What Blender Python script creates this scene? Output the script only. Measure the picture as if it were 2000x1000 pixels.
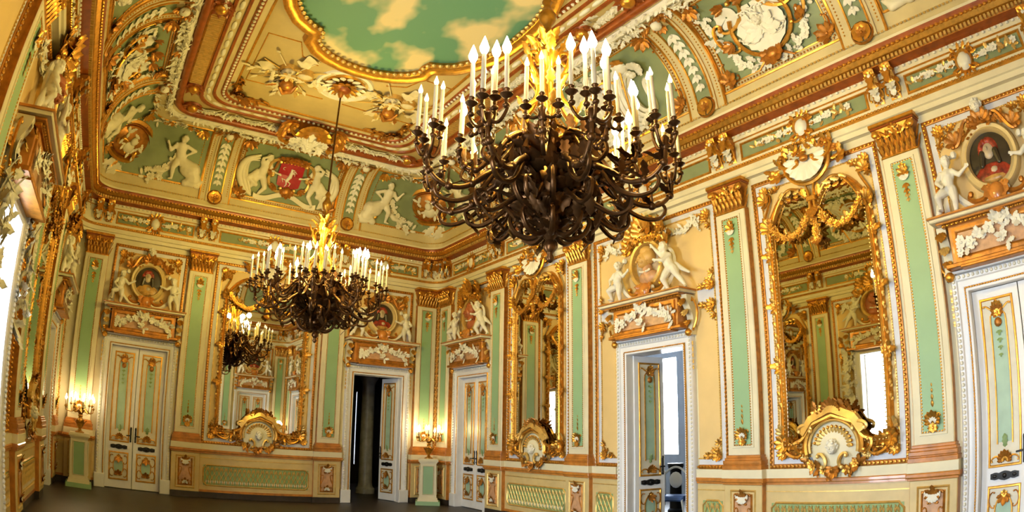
import bpy, math, random
import numpy as np
from mathutils import Matrix, Vector

for _o in list(bpy.data.objects):
    bpy.data.objects.remove(_o, do_unlink=True)
SC = bpy.context.scene
COL = SC.collection
PI = math.pi
RNG = random.Random(7)

# ------------------------------------------------------------------ camera
CAM_C = (1.6527, -14.1424, 1.6587)
YAW, PITCH, ROLL = -0.5961, 0.2806, 0.0137
_cy, _sy, _cp, _sp = math.cos(YAW), math.sin(YAW), math.cos(PITCH), math.sin(PITCH)
_f = Vector((-_sy * _cp, _cy * _cp, _sp))
_r = Vector((_cy, _sy, 0))
_u = _r.cross(_f)
_R = math.cos(ROLL) * _r + math.sin(ROLL) * _u
_U = -math.sin(ROLL) * _r + math.cos(ROLL) * _u
cam_d = bpy.data.cameras.new('camera')
cam = bpy.data.objects.new('camera', cam_d)
COL.objects.link(cam)
cam.matrix_world = Matrix(((_R.x, _U.x, -_f.x, CAM_C[0]), (_R.y, _U.y, -_f.y, CAM_C[1]),
                           (_R.z, _U.z, -_f.z, CAM_C[2]), (0, 0, 0, 1)))
cam_d.sensor_fit = 'HORIZONTAL'
cam_d.sensor_width = 36.0
cam_d.type = 'PANO'
_pc = cam_d if hasattr(cam_d, 'panorama_type') else cam_d.cycles
_pc.panorama_type = 'FISHEYE_LENS_POLYNOMIAL'
_pc.fisheye_fov = PI
_pc.fisheye_polynomial_k0 = 0.0
_pc.fisheye_polynomial_k1 = -0.04409168169653976
_pc.fisheye_polynomial_k2 = -0.0001593944420289625
_pc.fisheye_polynomial_k3 = 2.49666143317348e-05
_pc.fisheye_polynomial_k4 = -9.631212450271042e-07
cam_d.clip_start = 0.02
cam_d.clip_end = 100
SC.camera = cam

# ------------------------------------------------------------------ world, exposure
SC.view_settings.view_transform = 'Standard'
SC.view_settings.look = 'None'
SC.view_settings.gamma = 1.0
SC.view_settings.use_curve_mapping = False
SC.view_settings.exposure = 0.14
world = bpy.data.worlds.new('world')
SC.world = world
world.use_nodes = True
_nt = world.node_tree
_nt.nodes['Background'].inputs['Color'].default_value = (0.80, 0.89, 1.0, 1)
_nt.nodes['Background'].inputs['Strength'].default_value = 36.0
SC.cycles.use_denoising = True
SC.cycles.max_bounces = 6
SC.cycles.diffuse_bounces = 3
SC.cycles.glossy_bounces = 4
SC.cycles.use_adaptive_sampling = True
SC.cycles.adaptive_threshold = 0.1
SC.cycles.sample_clamp_indirect = 6.0
SC.cycles.caustics_reflective = False
SC.cycles.caustics_refractive = False
WARM = (1.0, 0.75, 0.19)
CHANDELIER_W = 62.0      # watts of each of the glowing bulb groups
CANDELABRUM_W = 6.0

# ------------------------------------------------------------------ dimensions of the hall
XL, W, L = 0.12, 9.08, 14.80
Z_DO, Z_BB, Z_BT, Z_CB, Z_CT = 0.944, 1.15, 1.36, 4.785, 5.22
ZC0, ZC1, NC0, NC1 = 6.20, 7.60, 0.33, 1.50          # cove: start and end
ZCEIL = 7.72

# ------------------------------------------------------------------ mesh collector
class MB:
    def __init__(s):
        s.V = []; s.F = []; s.n = 0
    def add(s, sh, mat=0, T=None):
        v, fs = sh
        v = np.asarray(v, float).reshape(-1, 3)
        if T is not None:
            v = v @ T[:3, :3].T + T[:3, 3]
        s.V.append(v)
        for f in fs:
            f = np.asarray(f, int)
            if len(f):
                s.F.append((f + s.n, mat))
        s.n += len(v)
        return s
    def map(s, fn):
        s.V = [fn(np.concatenate(s.V))] if s.V else []
        return s
    def mesh(s, name, mats, sharp=42, smooth=True):
        me = bpy.data.meshes.new(name)
        v = np.concatenate(s.V)
        me.vertices.add(len(v))
        me.vertices.foreach_set('co', v.astype(np.float32).ravel())
        li = np.concatenate([f.ravel() for f, m in s.F])
        lt = np.concatenate([np.full(len(f), f.shape[1]) for f, m in s.F])
        mi = np.concatenate([np.full(len(f), m) for f, m in s.F])
        me.loops.add(len(li)); me.loops.foreach_set('vertex_index', li.astype(np.int32))
        me.polygons.add(len(lt))
        me.polygons.foreach_set('loop_start', (np.cumsum(lt) - lt).astype(np.int32))
        me.polygons.foreach_set('loop_total', lt.astype(np.int32))
        me.polygons.foreach_set('material_index', mi.astype(np.int32))
        me.polygons.foreach_set('use_smooth', np.full(len(lt), bool(smooth)))
        for m in (mats if isinstance(mats, (list, tuple)) else [mats]):
            me.materials.append(M[m])
        me.update(calc_edges=True)
        if smooth and sharp < 180:
            me.set_sharp_from_angle(angle=math.radians(sharp))
        return me

def T3(loc=(0, 0, 0), R=None, s=(1, 1, 1)):
    m = np.eye(4)
    if np.isscalar(s): s = (s, s, s)
    m[:3, :3] = (np.eye(3) if R is None else np.asarray(R)) @ np.diag(s)
    m[:3, 3] = loc
    return m

def RX(a): c, s = math.cos(a), math.sin(a); return np.array([[1, 0, 0], [0, c, -s], [0, s, c]])
def RY(a): c, s = math.cos(a), math.sin(a); return np.array([[c, 0, -s], [0, 1, 0], [s, 0, c]])   # ccw seen from the room
def RZ(a): c, s = math.cos(a), math.sin(a); return np.array([[c, -s, 0], [s, c, 0], [0, 0, 1]])

def T2(x, z, ang=0.0, s=1.0, y=0.0, sy=None, sx=None):
    """in-plane placement on a wall facing -y; ang in degrees, counter-clockwise"""
    return T3((x, y, z), RY(math.radians(ang)), (s if sx is None else sx, s if sy is None else sy, s))

# ------------------------------------------------------------------ shapes: (verts, [faces...])
def gridf(nu, nv, cu=False, cv=False):
    i = np.arange(nu if cu else nu - 1)[:, None]; j = np.arange(nv if cv else nv - 1)[None, :]
    i2 = (i + 1) % nu; j2 = (j + 1) % nv
    q = np.stack([i * nv + j, i2 * nv + j, i2 * nv + j2, i * nv + j2], -1)
    return q.reshape(-1, 4)

def box(x0, x1, y0, y1, z0, z1):
    v = [(x, y, z) for x in (x0, x1) for y in (y0, y1) for z in (z0, z1)]
    f = [(0, 1, 3, 2), (4, 6, 7, 5), (0, 4, 5, 1), (2, 3, 7, 6), (0, 2, 6, 4), (1, 5, 7, 3)]
    return (v, [np.array(f)])

def bbox_(x0, x1, y0, y1, z0, z1, b=0.01):
    """box whose room-side (y0) edges are chamfered by b"""
    v = []
    for (y, d) in ((y1, 0), (y0 + b, 0), (y0, b)):
        v += [(x0 + d, y, z0 + d), (x1 - d, y, z0 + d), (x1 - d, y, z1 - d), (x0 + d, y, z1 - d)]
    f = [(0, 3, 2, 1), (8, 9, 10, 11)]
    for r in (0, 4):
        for k in range(4):
            f.append((r + k, r + (k + 1) % 4, r + 4 + (k + 1) % 4, r + 4 + k))
    return (v, [np.array(f)])

def ball(c=(0, 0, 0), r=(1, 1, 1), nu=8, nv=5):
    if np.isscalar(r): r = (r, r, r)
    v = [(c[0], c[1], c[2] - r[2])]
    for i in range(1, nv):
        t = -PI / 2 + PI * i / nv
        for j in range(nu):
            a = 2 * PI * j / nu
            v.append((c[0] + r[0] * math.cos(t) * math.cos(a), c[1] + r[1] * math.cos(t) * math.sin(a), c[2] + r[2] * math.sin(t)))
    v.append((c[0], c[1], c[2] + r[2]))
    q = gridf(nv - 1, nu, False, True) + 1
    q = q[:, ::-1]
    n = len(v) - 1
    t0 = np.array([(0, 1 + (j + 1) % nu, 1 + j) for j in range(nu)])
    b = 1 + (nv - 2) * nu
    t1 = np.array([(n, b + j, b + (j + 1) % nu) for j in range(nu)])
    return (v, [q, t0, t1])

def tube(path, r, seg=6, closed=False, caps=True, flat=1.0, up=None):
    p = np.asarray(path, float); n = len(p)
    r = np.full(n, r) if np.isscalar(r) else np.asarray(r, float)
    t = np.empty_like(p)
    if closed:
        t = np.roll(p, -1, 0) - np.roll(p, 1, 0)
    else:
        t[1:-1] = p[2:] - p[:-2]; t[0] = p[1] - p[0]; t[-1] = p[-1] - p[-2]
    t /= np.linalg.norm(t, axis=1)[:, None] + 1e-12
    if up is None:
        a = np.array([0, 0, 1.0]) if abs(t[0][2]) < .9 else np.array([0, 1.0, 0])
        u = np.empty_like(p); u0 = a - t[0] * (a @ t[0])
        for i in range(n):
            u0 = u0 - t[i] * (u0 @ t[i]); u0 = u0 / (np.linalg.norm(u0) + 1e-12); u[i] = u0
    else:
        a = np.asarray(up, float); u = a - t * (t @ a)[:, None]; u /= np.linalg.norm(u, axis=1)[:, None] + 1e-12
    w = np.cross(t, u)
    an = np.arange(seg) * 2 * PI / seg
    v = p[:, None, :] + r[:, None, None] * (np.cos(an)[None, :, None] * u[:, None, :] * flat + np.sin(an)[None, :, None] * w[:, None, :])
    f = [gridf(n, seg, closed, True)]
    v = v.reshape(-1, 3)
    if caps and not closed:
        f.append(np.array([list(range(seg))[::-1]])); f.append(np.array([[(n - 1) * seg + k for k in range(seg)]]))
    return (v, f)

def lathe(prof, seg=16, c=(0, 0, 0), a0=0.0, a1=2 * PI, flute=None):
    prof = np.asarray(prof, float); full = abs(a1 - a0 - 2 * PI) < 1e-6
    m = seg if full else seg + 1
    an = a0 + (a1 - a0) * np.arange(m) / seg
    rr = prof[:, 0][:, None] * np.ones(m)[None, :]
    if flute: rr = rr * (1 + flute * np.where(np.arange(m) % 2, 1, -1)[None, :])
    v = np.stack([c[0] + rr * np.cos(an), c[1] + rr * np.sin(an), c[2] + np.repeat(prof[:, 1][:, None], m, 1)], -1)
    return (v.reshape(-1, 3), [gridf(len(prof), m, False, full)[:, ::-1]])

def sweep2(path, prof, closed=True, y0=0.0):
    """moulding swept along a path in the x-z plane; prof = [(offset to the left of travel, relief)]"""
    p = np.asarray(path, float); n = len(p)
    if closed: d1 = p - np.roll(p, 1, 0); d2 = np.roll(p, -1, 0) - p
    else:
        d2 = np.empty_like(p); d2[:-1] = p[1:] - p[:-1]; d2[-1] = d2[-2]
        d1 = np.empty_like(p); d1[1:] = d2[:-1]; d1[0] = d2[0]
    d1 = d1 / (np.linalg.norm(d1, axis=1)[:, None] + 1e-12); d2 = d2 / (np.linalg.norm(d2, axis=1)[:, None] + 1e-12)
    n1 = np.stack([-d1[:, 1], d1[:, 0]], 1); n2 = np.stack([-d2[:, 1], d2[:, 0]], 1)
    nn = n1 + n2; nn /= np.linalg.norm(nn, axis=1)[:, None] + 1e-12
    nn /= np.maximum((nn * n1).sum(1), .35)[:, None]
    prof = np.asarray(prof, float); m = len(prof)
    xz = p[:, None, :] + prof[None, :, 0, None] * nn[:, None, :]
    v = np.stack([xz[..., 0], np.broadcast_to(y0 - prof[None, :, 1], xz.shape[:2]), xz[..., 1]], -1)
    return (v.reshape(-1, 3), [gridf(n, m, closed, False)])

def rect(x0, x1, z0, z1):
    return [(x0, z0), (x1, z0), (x1, z1), (x0, z1)]

def resample(path, step, closed=True):
    p = np.asarray(path, float)
    if closed: p = np.concatenate([p, p[:1]])
    d = np.linalg.norm(np.diff(p, axis=0), axis=1); s = np.concatenate([[0], np.cumsum(d)])
    n = max(2, int(round(s[-1] / step)))
    q = np.linspace(0, s[-1], n, endpoint=not closed)
    return np.stack([np.interp(q, s, p[:, k]) for k in range(p.shape[1])], 1)

BEAD = ball((0, 0, 0), 1, 6, 4)
def beads(mb, path, step, r, mat=0, closed=True, y=0.0, stretch=1.0):
    p = resample(path, step, closed)
    v0 = np.asarray(BEAD[0])
    for q in p:
        if len(q) == 2: loc = (q[0], y, q[1])
        else: loc = q
        mb.add((v0 * r * np.array([1, 1, stretch]) + np.asarray(loc), BEAD[1]), mat)

def _leaf(lobes=True):
    t = np.linspace(0, 1, 8)
    w = np.array([.07, .20, .15, .27, .17, .22, .12, .02]) if lobes else np.array([.05, .13, .19, .22, .21, .17, .1, .01])
    yc = -(.10 * np.sin(PI * t) + .28 * t ** 3)
    v = []
    for i in range(8):
        zt = t[i] - .10 * max(0, t[i] - .8) * 5 * .3
        v += [(-w[i], yc[i] + .07, zt), (0, yc[i], zt), (w[i], yc[i] + .07, zt)]
    return (np.array(v), [gridf(8, 3)[:, ::-1]])
LEAF = _leaf(); PETAL = _leaf(False)

def _flower(n=6):
    mb = MB()
    for k in range(n):
        v, f = PETAL
        v = v * np.array([1.5, .6, .9])
        mb.add((v, f), 0, T3((0, 0, 0), RY(2 * PI * k / n)))
    mb.add(ball((0, -.08, 0), (.24, .2, .24), 6, 4))
    return (np.concatenate(mb.V), [f for f, _ in mb.F])
FLOWER = _flower()

def shell(n=9, a0=-105, a1=105, depth=.28):
    """fan shell, hinge at origin, opening to +z, radius 1"""
    m = 2 * n + 1
    v = []
    rs = [.08, .35, .65, .9, 1.0]
    for i in range(m):
        a = math.radians(a0 + (a1 - a0) * i / (m - 1))
        rid = 1 if i % 2 else 0
        for k, r in enumerate(rs):
            rr = r * (1.0 if rid else .93)
            bow = depth * math.sin(PI * min(1, r) * .62)
            v.append((rr * math.sin(a), -bow - rid * .09 * r, rr * math.cos(a)))
    f = gridf(m, len(rs))
    return (np.array(v), [f])
SHELL = shell()

def curl(kind, p0, p1, flip=False, tight=1.0, n=40):
    """C or S scroll between two volute eyes p0 and p1 (x, z)"""
    s = np.linspace(-1, 1, n)
    if kind == 'C': k = 1.1 + 9.5 * tight * np.abs(s) ** 4
    elif kind == 'S': k = np.sign(s) * (.9 * np.abs(s) + 9.5 * tight * np.abs(s) ** 4)
    else: k = .35 + 10.5 * tight * np.clip(s, 0, 1) ** 3           # J: one volute only
    if flip: k = -k
    ds = 2 / (n - 1)
    th = np.cumsum(k) * ds
    x = np.cumsum(np.cos(th)) * ds; z = np.cumsum(np.sin(th)) * ds
    p = np.stack([x, z], 1); p -= p[0]
    d = p[-1]; e = np.asarray(p1, float) - np.asarray(p0, float)
    sc = np.hypot(*e) / (np.hypot(*d) + 1e-9); a = math.atan2(e[1], e[0]) - math.atan2(d[1], d[0])
    c, sn = math.cos(a), math.sin(a)
    return p @ np.array([[c, sn], [-sn, c]]) * sc + np.asarray(p0, float)

def to3(p2, y=0.0):
    p2 = np.asarray(p2); return np.stack([p2[:, 0], np.full(len(p2), y) if np.isscalar(y) else y, p2[:, 1]], 1)

def scroll(mb, kind, p0, p1, r, mat=0, flip=False, y=0.0, tight=1.0, seg=5, n=34):
    p = curl(kind, p0, p1, flip, tight, n)
    s = np.linspace(-1, 1, n)
    rad = r * (1 - .45 * np.abs(s) ** 2)
    mb.add(tube(to3(p, y), rad, seg), mat)
    if kind in 'CS': mb.add(ball((p[0][0], y - r * .4, p[0][1]), r * 1.15, 6, 4), mat)
    mb.add(ball((p[-1][0], y - r * .4, p[-1][1]), r * 1.15, 6, 4), mat)

def foliage(mb, path, size, rng, mat=0, fmat=None, y=0.0, dens=1.0, flowers=.35, spread=.5, closed=False):
    """leaves and blossoms strewn along a path in the wall plane"""
    p = resample(path, size * .42 / dens, closed)
    for i, q in enumerate(p):
        if rng.random() < flowers:
            s = size * rng.uniform(.38, .6)
            mb.add(FLOWER, mat if fmat is None else fmat, T2(q[0] + rng.uniform(-.1, .1) * size, q[1] + rng.uniform(-.1, .1) * size, rng.uniform(0, 90), s, y - size * .18))
        else:
            for _ in range(2):
                s = size * rng.uniform(.6, 1.05)
                T = T3((q[0] + rng.uniform(-spread, spread) * size * .3, y, q[1] + rng.uniform(-spread, spread) * size * .3),
                       RY(rng.uniform(0, 2 * PI)) @ RX(rng.uniform(-.1, .55)), s)
                mb.add(LEAF, mat, T)

def spray(mb, x, z, ang, size, mat=0, n=5, fan=120, y=0.0, lift=.25, shp=None):
    """fan of leaves growing from one point"""
    for k in range(n):
        t = 0 if n == 1 else (k / (n - 1) - .5)
        mb.add(shp or LEAF, mat, T3((x, y, z), RY(math.radians(ang + t * fan)) @ RX(lift), size * (1 - .45 * abs(t))))

def catenary(p0, p1, sag, n=14):
    t = np.linspace(0, 1, n)
    return np.stack([p0[0] + (p1[0] - p0[0]) * t, p0[1] + (p1[1] - p0[1]) * t - sag * 4 * t * (1 - t)], 1)

def oval(cx, cz, a, b, n=28):
    t = np.arange(n) * 2 * PI / n
    return np.stack([cx + a * np.cos(t), cz + b * np.sin(t)], 1)

def disc(cx, cz, a, b, y, n=28, dome=0.0):
    v = [(cx, y - dome, cz)]; k = 4
    for j in range(1, k + 1):
        r = j / k
        for t in np.arange(n) * 2 * PI / n:
            v.append((cx + r * a * math.cos(t), y - dome * math.sqrt(max(0, 1 - r * r)), cz + r * b * math.sin(t)))
    f = [np.array([(0, 1 + (j + 1) % n, 1 + j) for j in range(n)])[:, ::-1]]
    f.append(gridf(k, n, False, True) + 1)
    return (np.array(v), f)

# ------------------------------------------------------------------ objects
def link(o, parent=None):
    COL.objects.link(o)
    if parent is not None: o.parent = parent
    return o

def obj(name, mesh, parent=None, loc=(0, 0, 0), rot=(0, 0, 0), scale=(1, 1, 1), label=None, stuff=False):
    o = bpy.data.objects.new(name, mesh)
    o.location = loc; o.rotation_euler = rot; o.scale = scale
    if label: o['label'] = label
    if stuff: o['kind'] = 'stuff'
    return link(o, parent)

def tag(o, label, cat, group=None, kind=None):
    o['label'] = label; o['category'] = cat
    if group: o['group'] = group
    if kind: o['kind'] = kind
    return o

def thing(name, label, cat, mw, group=None, kind=None):
    o = bpy.data.objects.new(name, None)
    o.empty_display_size = .1
    o.matrix_world = mw
    tag(o, label, cat, group, kind)
    return link(o)

CACHE = {}
def cached(key, fn):
    if key not in CACHE: CACHE[key] = fn()
    return CACHE[key]

# ------------------------------------------------------------------ materials
M = {}
def mat(name, col, rough=.55, metal=0.0, var=.10, scale=6.0, bump=.0, bscale=40.0, dark=None, spec=.5, coat=0.0):
    m = bpy.data.materials.new(name); m.use_nodes = True
    nt = m.node_tree; N = nt.nodes; b = N['Principled BSDF']
    tc = N.new('ShaderNodeTexCoord'); nz = N.new('ShaderNodeTexNoise')
    nz.inputs['Scale'].default_value = scale; nz.inputs['Detail'].default_value = 4
    nt.links.new(tc.outputs['Object'], nz.inputs['Vector'])
    cr = N.new('ShaderNodeValToRGB')
    d = dark or tuple(c * (1 - var * 2) for c in col)
    cr.color_ramp.elements[0].position = .3; cr.color_ramp.elements[0].color = (*d, 1)
    cr.color_ramp.elements[1].position = .62; cr.color_ramp.elements[1].color = (*col, 1)
    nt.links.new(nz.outputs['Fac'], cr.inputs['Fac']); nt.links.new(cr.outputs['Color'], b.inputs['Base Color'])
    b.inputs['Roughness'].default_value = rough; b.inputs['Metallic'].default_value = metal
    b.inputs['Specular IOR Level'].default_value = spec
    if coat: b.inputs['Coat Weight'].default_value = coat
    if bump:
        n2 = N.new('ShaderNodeTexNoise'); n2.inputs['Scale'].default_value = bscale; n2.inputs['Detail'].default_value = 5
        bp = N.new('ShaderNodeBump'); bp.inputs['Strength'].default_value = bump; bp.inputs['Distance'].default_value = .01
        nt.links.new(tc.outputs['Object'], n2.inputs['Vector'])
        nt.links.new(n2.outputs['Fac'], bp.inputs['Height']); nt.links.new(bp.outputs['Normal'], b.inputs['Normal'])
    M[name] = m
    return m

mat('cream', (.80, .71, .47), .5, var=.05, scale=3)
mat('stucco_white', (.84, .79, .64), .5, var=.05, scale=4)
mat('field_yellow', (.82, .57, .23), .55, var=.05, scale=2)
mat('pilaster_green', (.31, .49, .25), .45, var=.05, scale=2)
mat('cove_green', (.26, .31, .15), .55, var=.12, scale=2)
mat('cove_cream', (.66, .53, .26), .55, var=.06, scale=3)
mat('gold', (.74, .35, .048), .33, .75, var=.16, scale=14, bump=.15, bscale=60)
mat('gold_deep', (.54, .21, .028), .38, .55, var=.22, scale=12, bump=.15, bscale=60)
mat('gold_pale', (.80, .52, .15), .38, .55, var=.12, scale=14)
mat('rust', (.36, .085, .012), .35, .15, var=.2, scale=7)
mat('orange_marble', (.62, .23, .035), .3, 0, var=.18, scale=9, coat=.3)
mat('pink_marble', (.66, .36, .18), .4, 0, var=.16, scale=12)
mat('lavender', (.74, .72, .72), .5, var=.04)
mat('door_white', (.84, .82, .80), .35, var=.03)
mat('door_panel', (.76, .69, .52), .4, var=.06)
mat('door_green', (.40, .56, .40), .4, var=.06)
mat('door_buff', (.70, .52, .22), .4, var=.06)
mat('black_iron', (.02, .018, .016), .35, .6, var=.1)
mat('bronze', (.125, .055, .016), .34, .8, var=.2, scale=18)
mat('bronze_gold', (.42, .21, .03), .32, .85, var=.2, scale=18)
mat('candle_wax', (.55, .46, .30), .45, var=.03)
mat('floor_dark', (.022, .015, .010), .42, var=.25, scale=3, bump=.05)
mat('plinth_dark', (.045, .032, .024), .4, var=.2)
mat('fret_green', (.30, .42, .16), .5, var=.1)
mat('painting_dark', (.055, .04, .02), .3, var=.3, scale=5)
mat('painting_red', (.45, .05, .02), .35, var=.4, scale=14)
mat('painting_ochre', (.60, .33, .08), .35, var=.3, scale=10)
mat('painting_pale', (.60, .47, .30), .35, var=.2, scale=10)
mat('bust_ochre', (.72, .42, .11), .45, var=.1)
mat('bust_terracotta', (.45, .13, .04), .45, var=.1)
mat('shield_red', (.42, .012, .02), .4, var=.1)
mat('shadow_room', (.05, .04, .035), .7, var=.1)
mat('blue_room', (.52, .56, .62), .6, var=.05)
mat('blue_cloth', (.14, .25, .62), .6, var=.1)
mat('marble_grey', (.42, .42, .44), .3, var=.2, scale=5)
mat('ceiling_field', (.58, .43, .17), .55, var=.08, scale=2)
mat('trophy', (.78, .66, .40), .5, var=.1)
mat('brown_wood', (.16, .07, .03), .4, var=.2)

def _mirror():
    m = bpy.data.materials.new('mirror_glass'); m.use_nodes = True
    nt = m.node_tree; b = nt.nodes['Principled BSDF']
    b.inputs['Metallic'].default_value = 1; b.inputs['Roughness'].default_value = .012
    tc = nt.nodes.new('ShaderNodeTexCoord'); nz = nt.nodes.new('ShaderNodeTexNoise'); nz.inputs['Scale'].default_value = 1.7
    cr = nt.nodes.new('ShaderNodeValToRGB')
    cr.color_ramp.elements[0].color = (.62, .60, .50, 1); cr.color_ramp.elements[1].color = (.76, .74, .64, 1)
    nt.links.new(tc.outputs['Object'], nz.inputs['Vector']); nt.links.new(nz.outputs['Fac'], cr.inputs['Fac'])
    nt.links.new(cr.outputs['Color'], b.inputs['Base Color'])
    M['mirror_glass'] = m
_mirror()

def _emit(name, col, st):
    m = bpy.data.materials.new(name); m.use_nodes = True
    nt = m.node_tree; b = nt.nodes['Principled BSDF']
    b.inputs['Base Color'].default_value = (.9, .85, .7, 1)
    b.inputs['Emission Color'].default_value = (*col, 1); b.inputs['Emission Strength'].default_value = st
    nz = nt.nodes.new('ShaderNodeTexNoise'); nz.inputs['Scale'].default_value = 30
    cr = nt.nodes.new('ShaderNodeValToRGB'); cr.color_ramp.elements[0].color = (.85, .78, .6, 1); cr.color_ramp.elements[1].color = (.95, .92, .85, 1)
    nt.links.new(nz.outputs['Fac'], cr.inputs['Fac']); nt.links.new(cr.outputs['Color'], b.inputs['Base Color'])
    M[name] = m
    return m
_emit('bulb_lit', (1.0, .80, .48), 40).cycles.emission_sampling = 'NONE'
_emit('bulb_dim', (1.0, .86, .62), 1.6).cycles.emission_sampling = 'NONE'

def _sky_fresco():
    m = bpy.data.materials.new('sky_fresco'); m.use_nodes = True
    nt = m.node_tree; b = nt.nodes['Principled BSDF']; b.inputs['Roughness'].default_value = .6
    tc = nt.nodes.new('ShaderNodeTexCoord'); mp = nt.nodes.new('ShaderNodeMapping')
    mp.inputs['Scale'].default_value = (1.0, .72, 1); mp.inputs['Rotation'].default_value = (0, 0, .6); mp.inputs['Location'].default_value = (.35, 1.3, 0)
    nz = nt.nodes.new('ShaderNodeTexNoise'); nz.inputs['Scale'].default_value = 1.05; nz.inputs['Detail'].default_value = 3.5; nz.inputs['Roughness'].default_value = .45
    cr = nt.nodes.new('ShaderNodeValToRGB')
    cr.color_ramp.elements[0].position = .47; cr.color_ramp.elements[0].color = (.12, .29, .17, 1)
    cr.color_ramp.elements[1].position = .56; cr.color_ramp.elements[1].color = (.74, .60, .30, 1)
    nt.links.new(tc.outputs['Object'], mp.inputs['Vector']); nt.links.new(mp.outputs['Vector'], nz.inputs['Vector'])
    nt.links.new(nz.outputs['Fac'], cr.inputs['Fac']); nt.links.new(cr.outputs['Color'], b.inputs['Base Color'])
    M['sky_fresco'] = m
_sky_fresco()

def _glass():
    m = bpy.data.materials.new('window_glass'); m.use_nodes = True
    nt = m.node_tree; N = nt.nodes; N.remove(N['Principled BSDF'])
    tr = N.new('ShaderNodeBsdfTransparent'); gl = N.new('ShaderNodeBsdfGlossy'); mx = N.new('ShaderNodeMixShader')
    fr = N.new('ShaderNodeFresnel'); fr.inputs['IOR'].default_value = 1.12
    gl.inputs['Roughness'].default_value = .02
    nz = N.new('ShaderNodeTexNoise'); nz.inputs['Scale'].default_value = 3
    cr = N.new('ShaderNodeValToRGB'); cr.color_ramp.elements[0].color = (.93, .95, .96, 1); cr.color_ramp.elements[1].color = (.98, .99, 1, 1)
    nt.links.new(nz.outputs['Fac'], cr.inputs['Fac']); nt.links.new(cr.outputs['Color'], tr.inputs['Color'])
    nt.links.new(fr.outputs[0], mx.inputs[0]); nt.links.new(tr.outputs[0], mx.inputs[1]); nt.links.new(gl.outputs[0], mx.inputs[2])
    nt.links.new(mx.outputs[0], N['Material Output'].inputs['Surface'])
    M['window_glass'] = m
_glass()
# ================================================================== room sweep helpers
RC = 0.42
def ring(n, rc=RC, k=6, XL_=XL, W_=W, L_=L):
    """rounded rectangle inset n from the walls, counter-clockwise seen from above"""
    x0, x1, y0, y1 = XL_ + n, W_ - n, -L_ + n, -n
    pts = []
    for (cx, cy, a0) in ((x1 - rc, y1 - rc, 0), (x0 + rc, y1 - rc, 90), (x0 + rc, y0 + rc, 180), (x1 - rc, y0 + rc, 270)):
        for i in range(k + 1):
            a = math.radians(a0 + 90 * i / k); pts.append((cx + rc * math.cos(a), cy + rc * math.sin(a)))
    return np.array(pts)

def sweep_room(prof, mats, rc=RC):
    """prof = [(n, z)], mats = material index of each strip"""
    mb = MB()
    for (a, b, m) in zip(prof[:-1], prof[1:], mats):
        ra, rb = ring(a[0], rc), ring(b[0], rc); k = len(ra)
        v = np.concatenate([np.c_[ra, np.full(k, a[1])], np.c_[rb, np.full(k, b[1])]])
        f = np.array([(i, k + i, k + (i + 1) % k, (i + 1) % k) for i in range(k)])
        mb.add((v, [f]), m)
    return mb

def ring_units(n, z, step, rc=RC):
    """points with tangent angle along the ring"""
    p = resample(ring(n, rc, 10), step, True)
    d = np.roll(p, -1, 0) - np.roll(p, 1, 0)
    return [(q[0], q[1], z, math.atan2(e[1], e[0])) for q, e in zip(p, d)]

WM = {'far': Matrix.Identity(4),
      'right': Matrix.Translation((W, 0, 0)) @ Matrix.Rotation(-PI / 2, 4, 'Z'),
      'left': Matrix.Translation((XL, -L, 0)) @ Matrix.Rotation(PI / 2, 4, 'Z'),
      'back': Matrix.Translation((W, -L, 0)) @ Matrix.Rotation(PI, 4, 'Z')}
WLEN = {'far': W, 'right': L, 'left': L, 'back': W}

DOOR_W, DOOR_H = 1.22, 2.98
BAYS = {
 'far': [('pil', .737), ('door', 1.955), ('pil', 3.10), ('mirror', 4.68, 1.22), ('pil', 6.27), ('door', 7.463), ('pil', 8.66)],
 'right': [('pil', .48), ('door', 1.75), ('pil', 2.81), ('mirror', 4.15, .98), ('pil', 5.485), ('door', 7.25), ('pil', 8.955),
           ('mirror', 10.33, .98), ('pil', 11.68), ('door', 12.85), ('pil', 14.05)],
}
BAYS['left'] = [(b[0] if not (b[0] == 'door' and b[1] > 5) else 'window', L - b[1]) + tuple(b[2:]) for b in BAYS['right']][::-1]
BAYS['back'] = [('blank' if b[0] == 'door' and b[1] < 4 else b[0], W - b[1]) + tuple(b[2:]) for b in BAYS['far']][::-1]
WIN_W, WIN_H = 1.24, 3.50

# ================================================================== walls, floor
WALL = {}
for key in ('far', 'right', 'left', 'back'):
    ops = sorted((b[1] - (WIN_W if b[0] == 'window' else DOOR_W) / 2 - .006, b[1] + (WIN_W if b[0] == 'window' else DOOR_W) / 2 + .006,
                  (WIN_H if b[0] == 'window' else DOOR_H) + .006) for b in BAYS[key] if b[0] in ('door', 'window'))
    mb = MB(); u = -.34 if key in ('far', 'back') else 0
    x1 = WLEN[key] + (.34 if key in ('far', 'back') else 0)
    if key in ('far',): u = XL - .34
    if key == 'back': x1 = W - XL + .34
    for a, b, h in ops:
        mb.add(box(u, a, 0, .34, 0, 7.9)); mb.add(box(a, b, 0, .34, h, 7.9)); u = b
        if h < 3.2 and not (key == 'far' and a > 5) and not (key == 'right' and 6 < a < 8): mb.add(box(a - .02, b + .02, .26, .36, -.02, h + .02))  # unseen slab added behind closed doors to stop outside light leaking in
    mb.add(box(u, x1, 0, .34, 0, 7.9))
    o = obj('wall_' + key, mb.mesh('wall_' + key, 'cream', smooth=False))
    o.matrix_world = WM[key]
    o['kind'] = 'structure'
    WALL[key] = o

fl = obj('floor', MB().add(box(XL - 1, W + 6, -L - 1, 6, -.12, 0)).mesh('floor', 'floor_dark', smooth=False)); fl['kind'] = 'structure'

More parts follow.
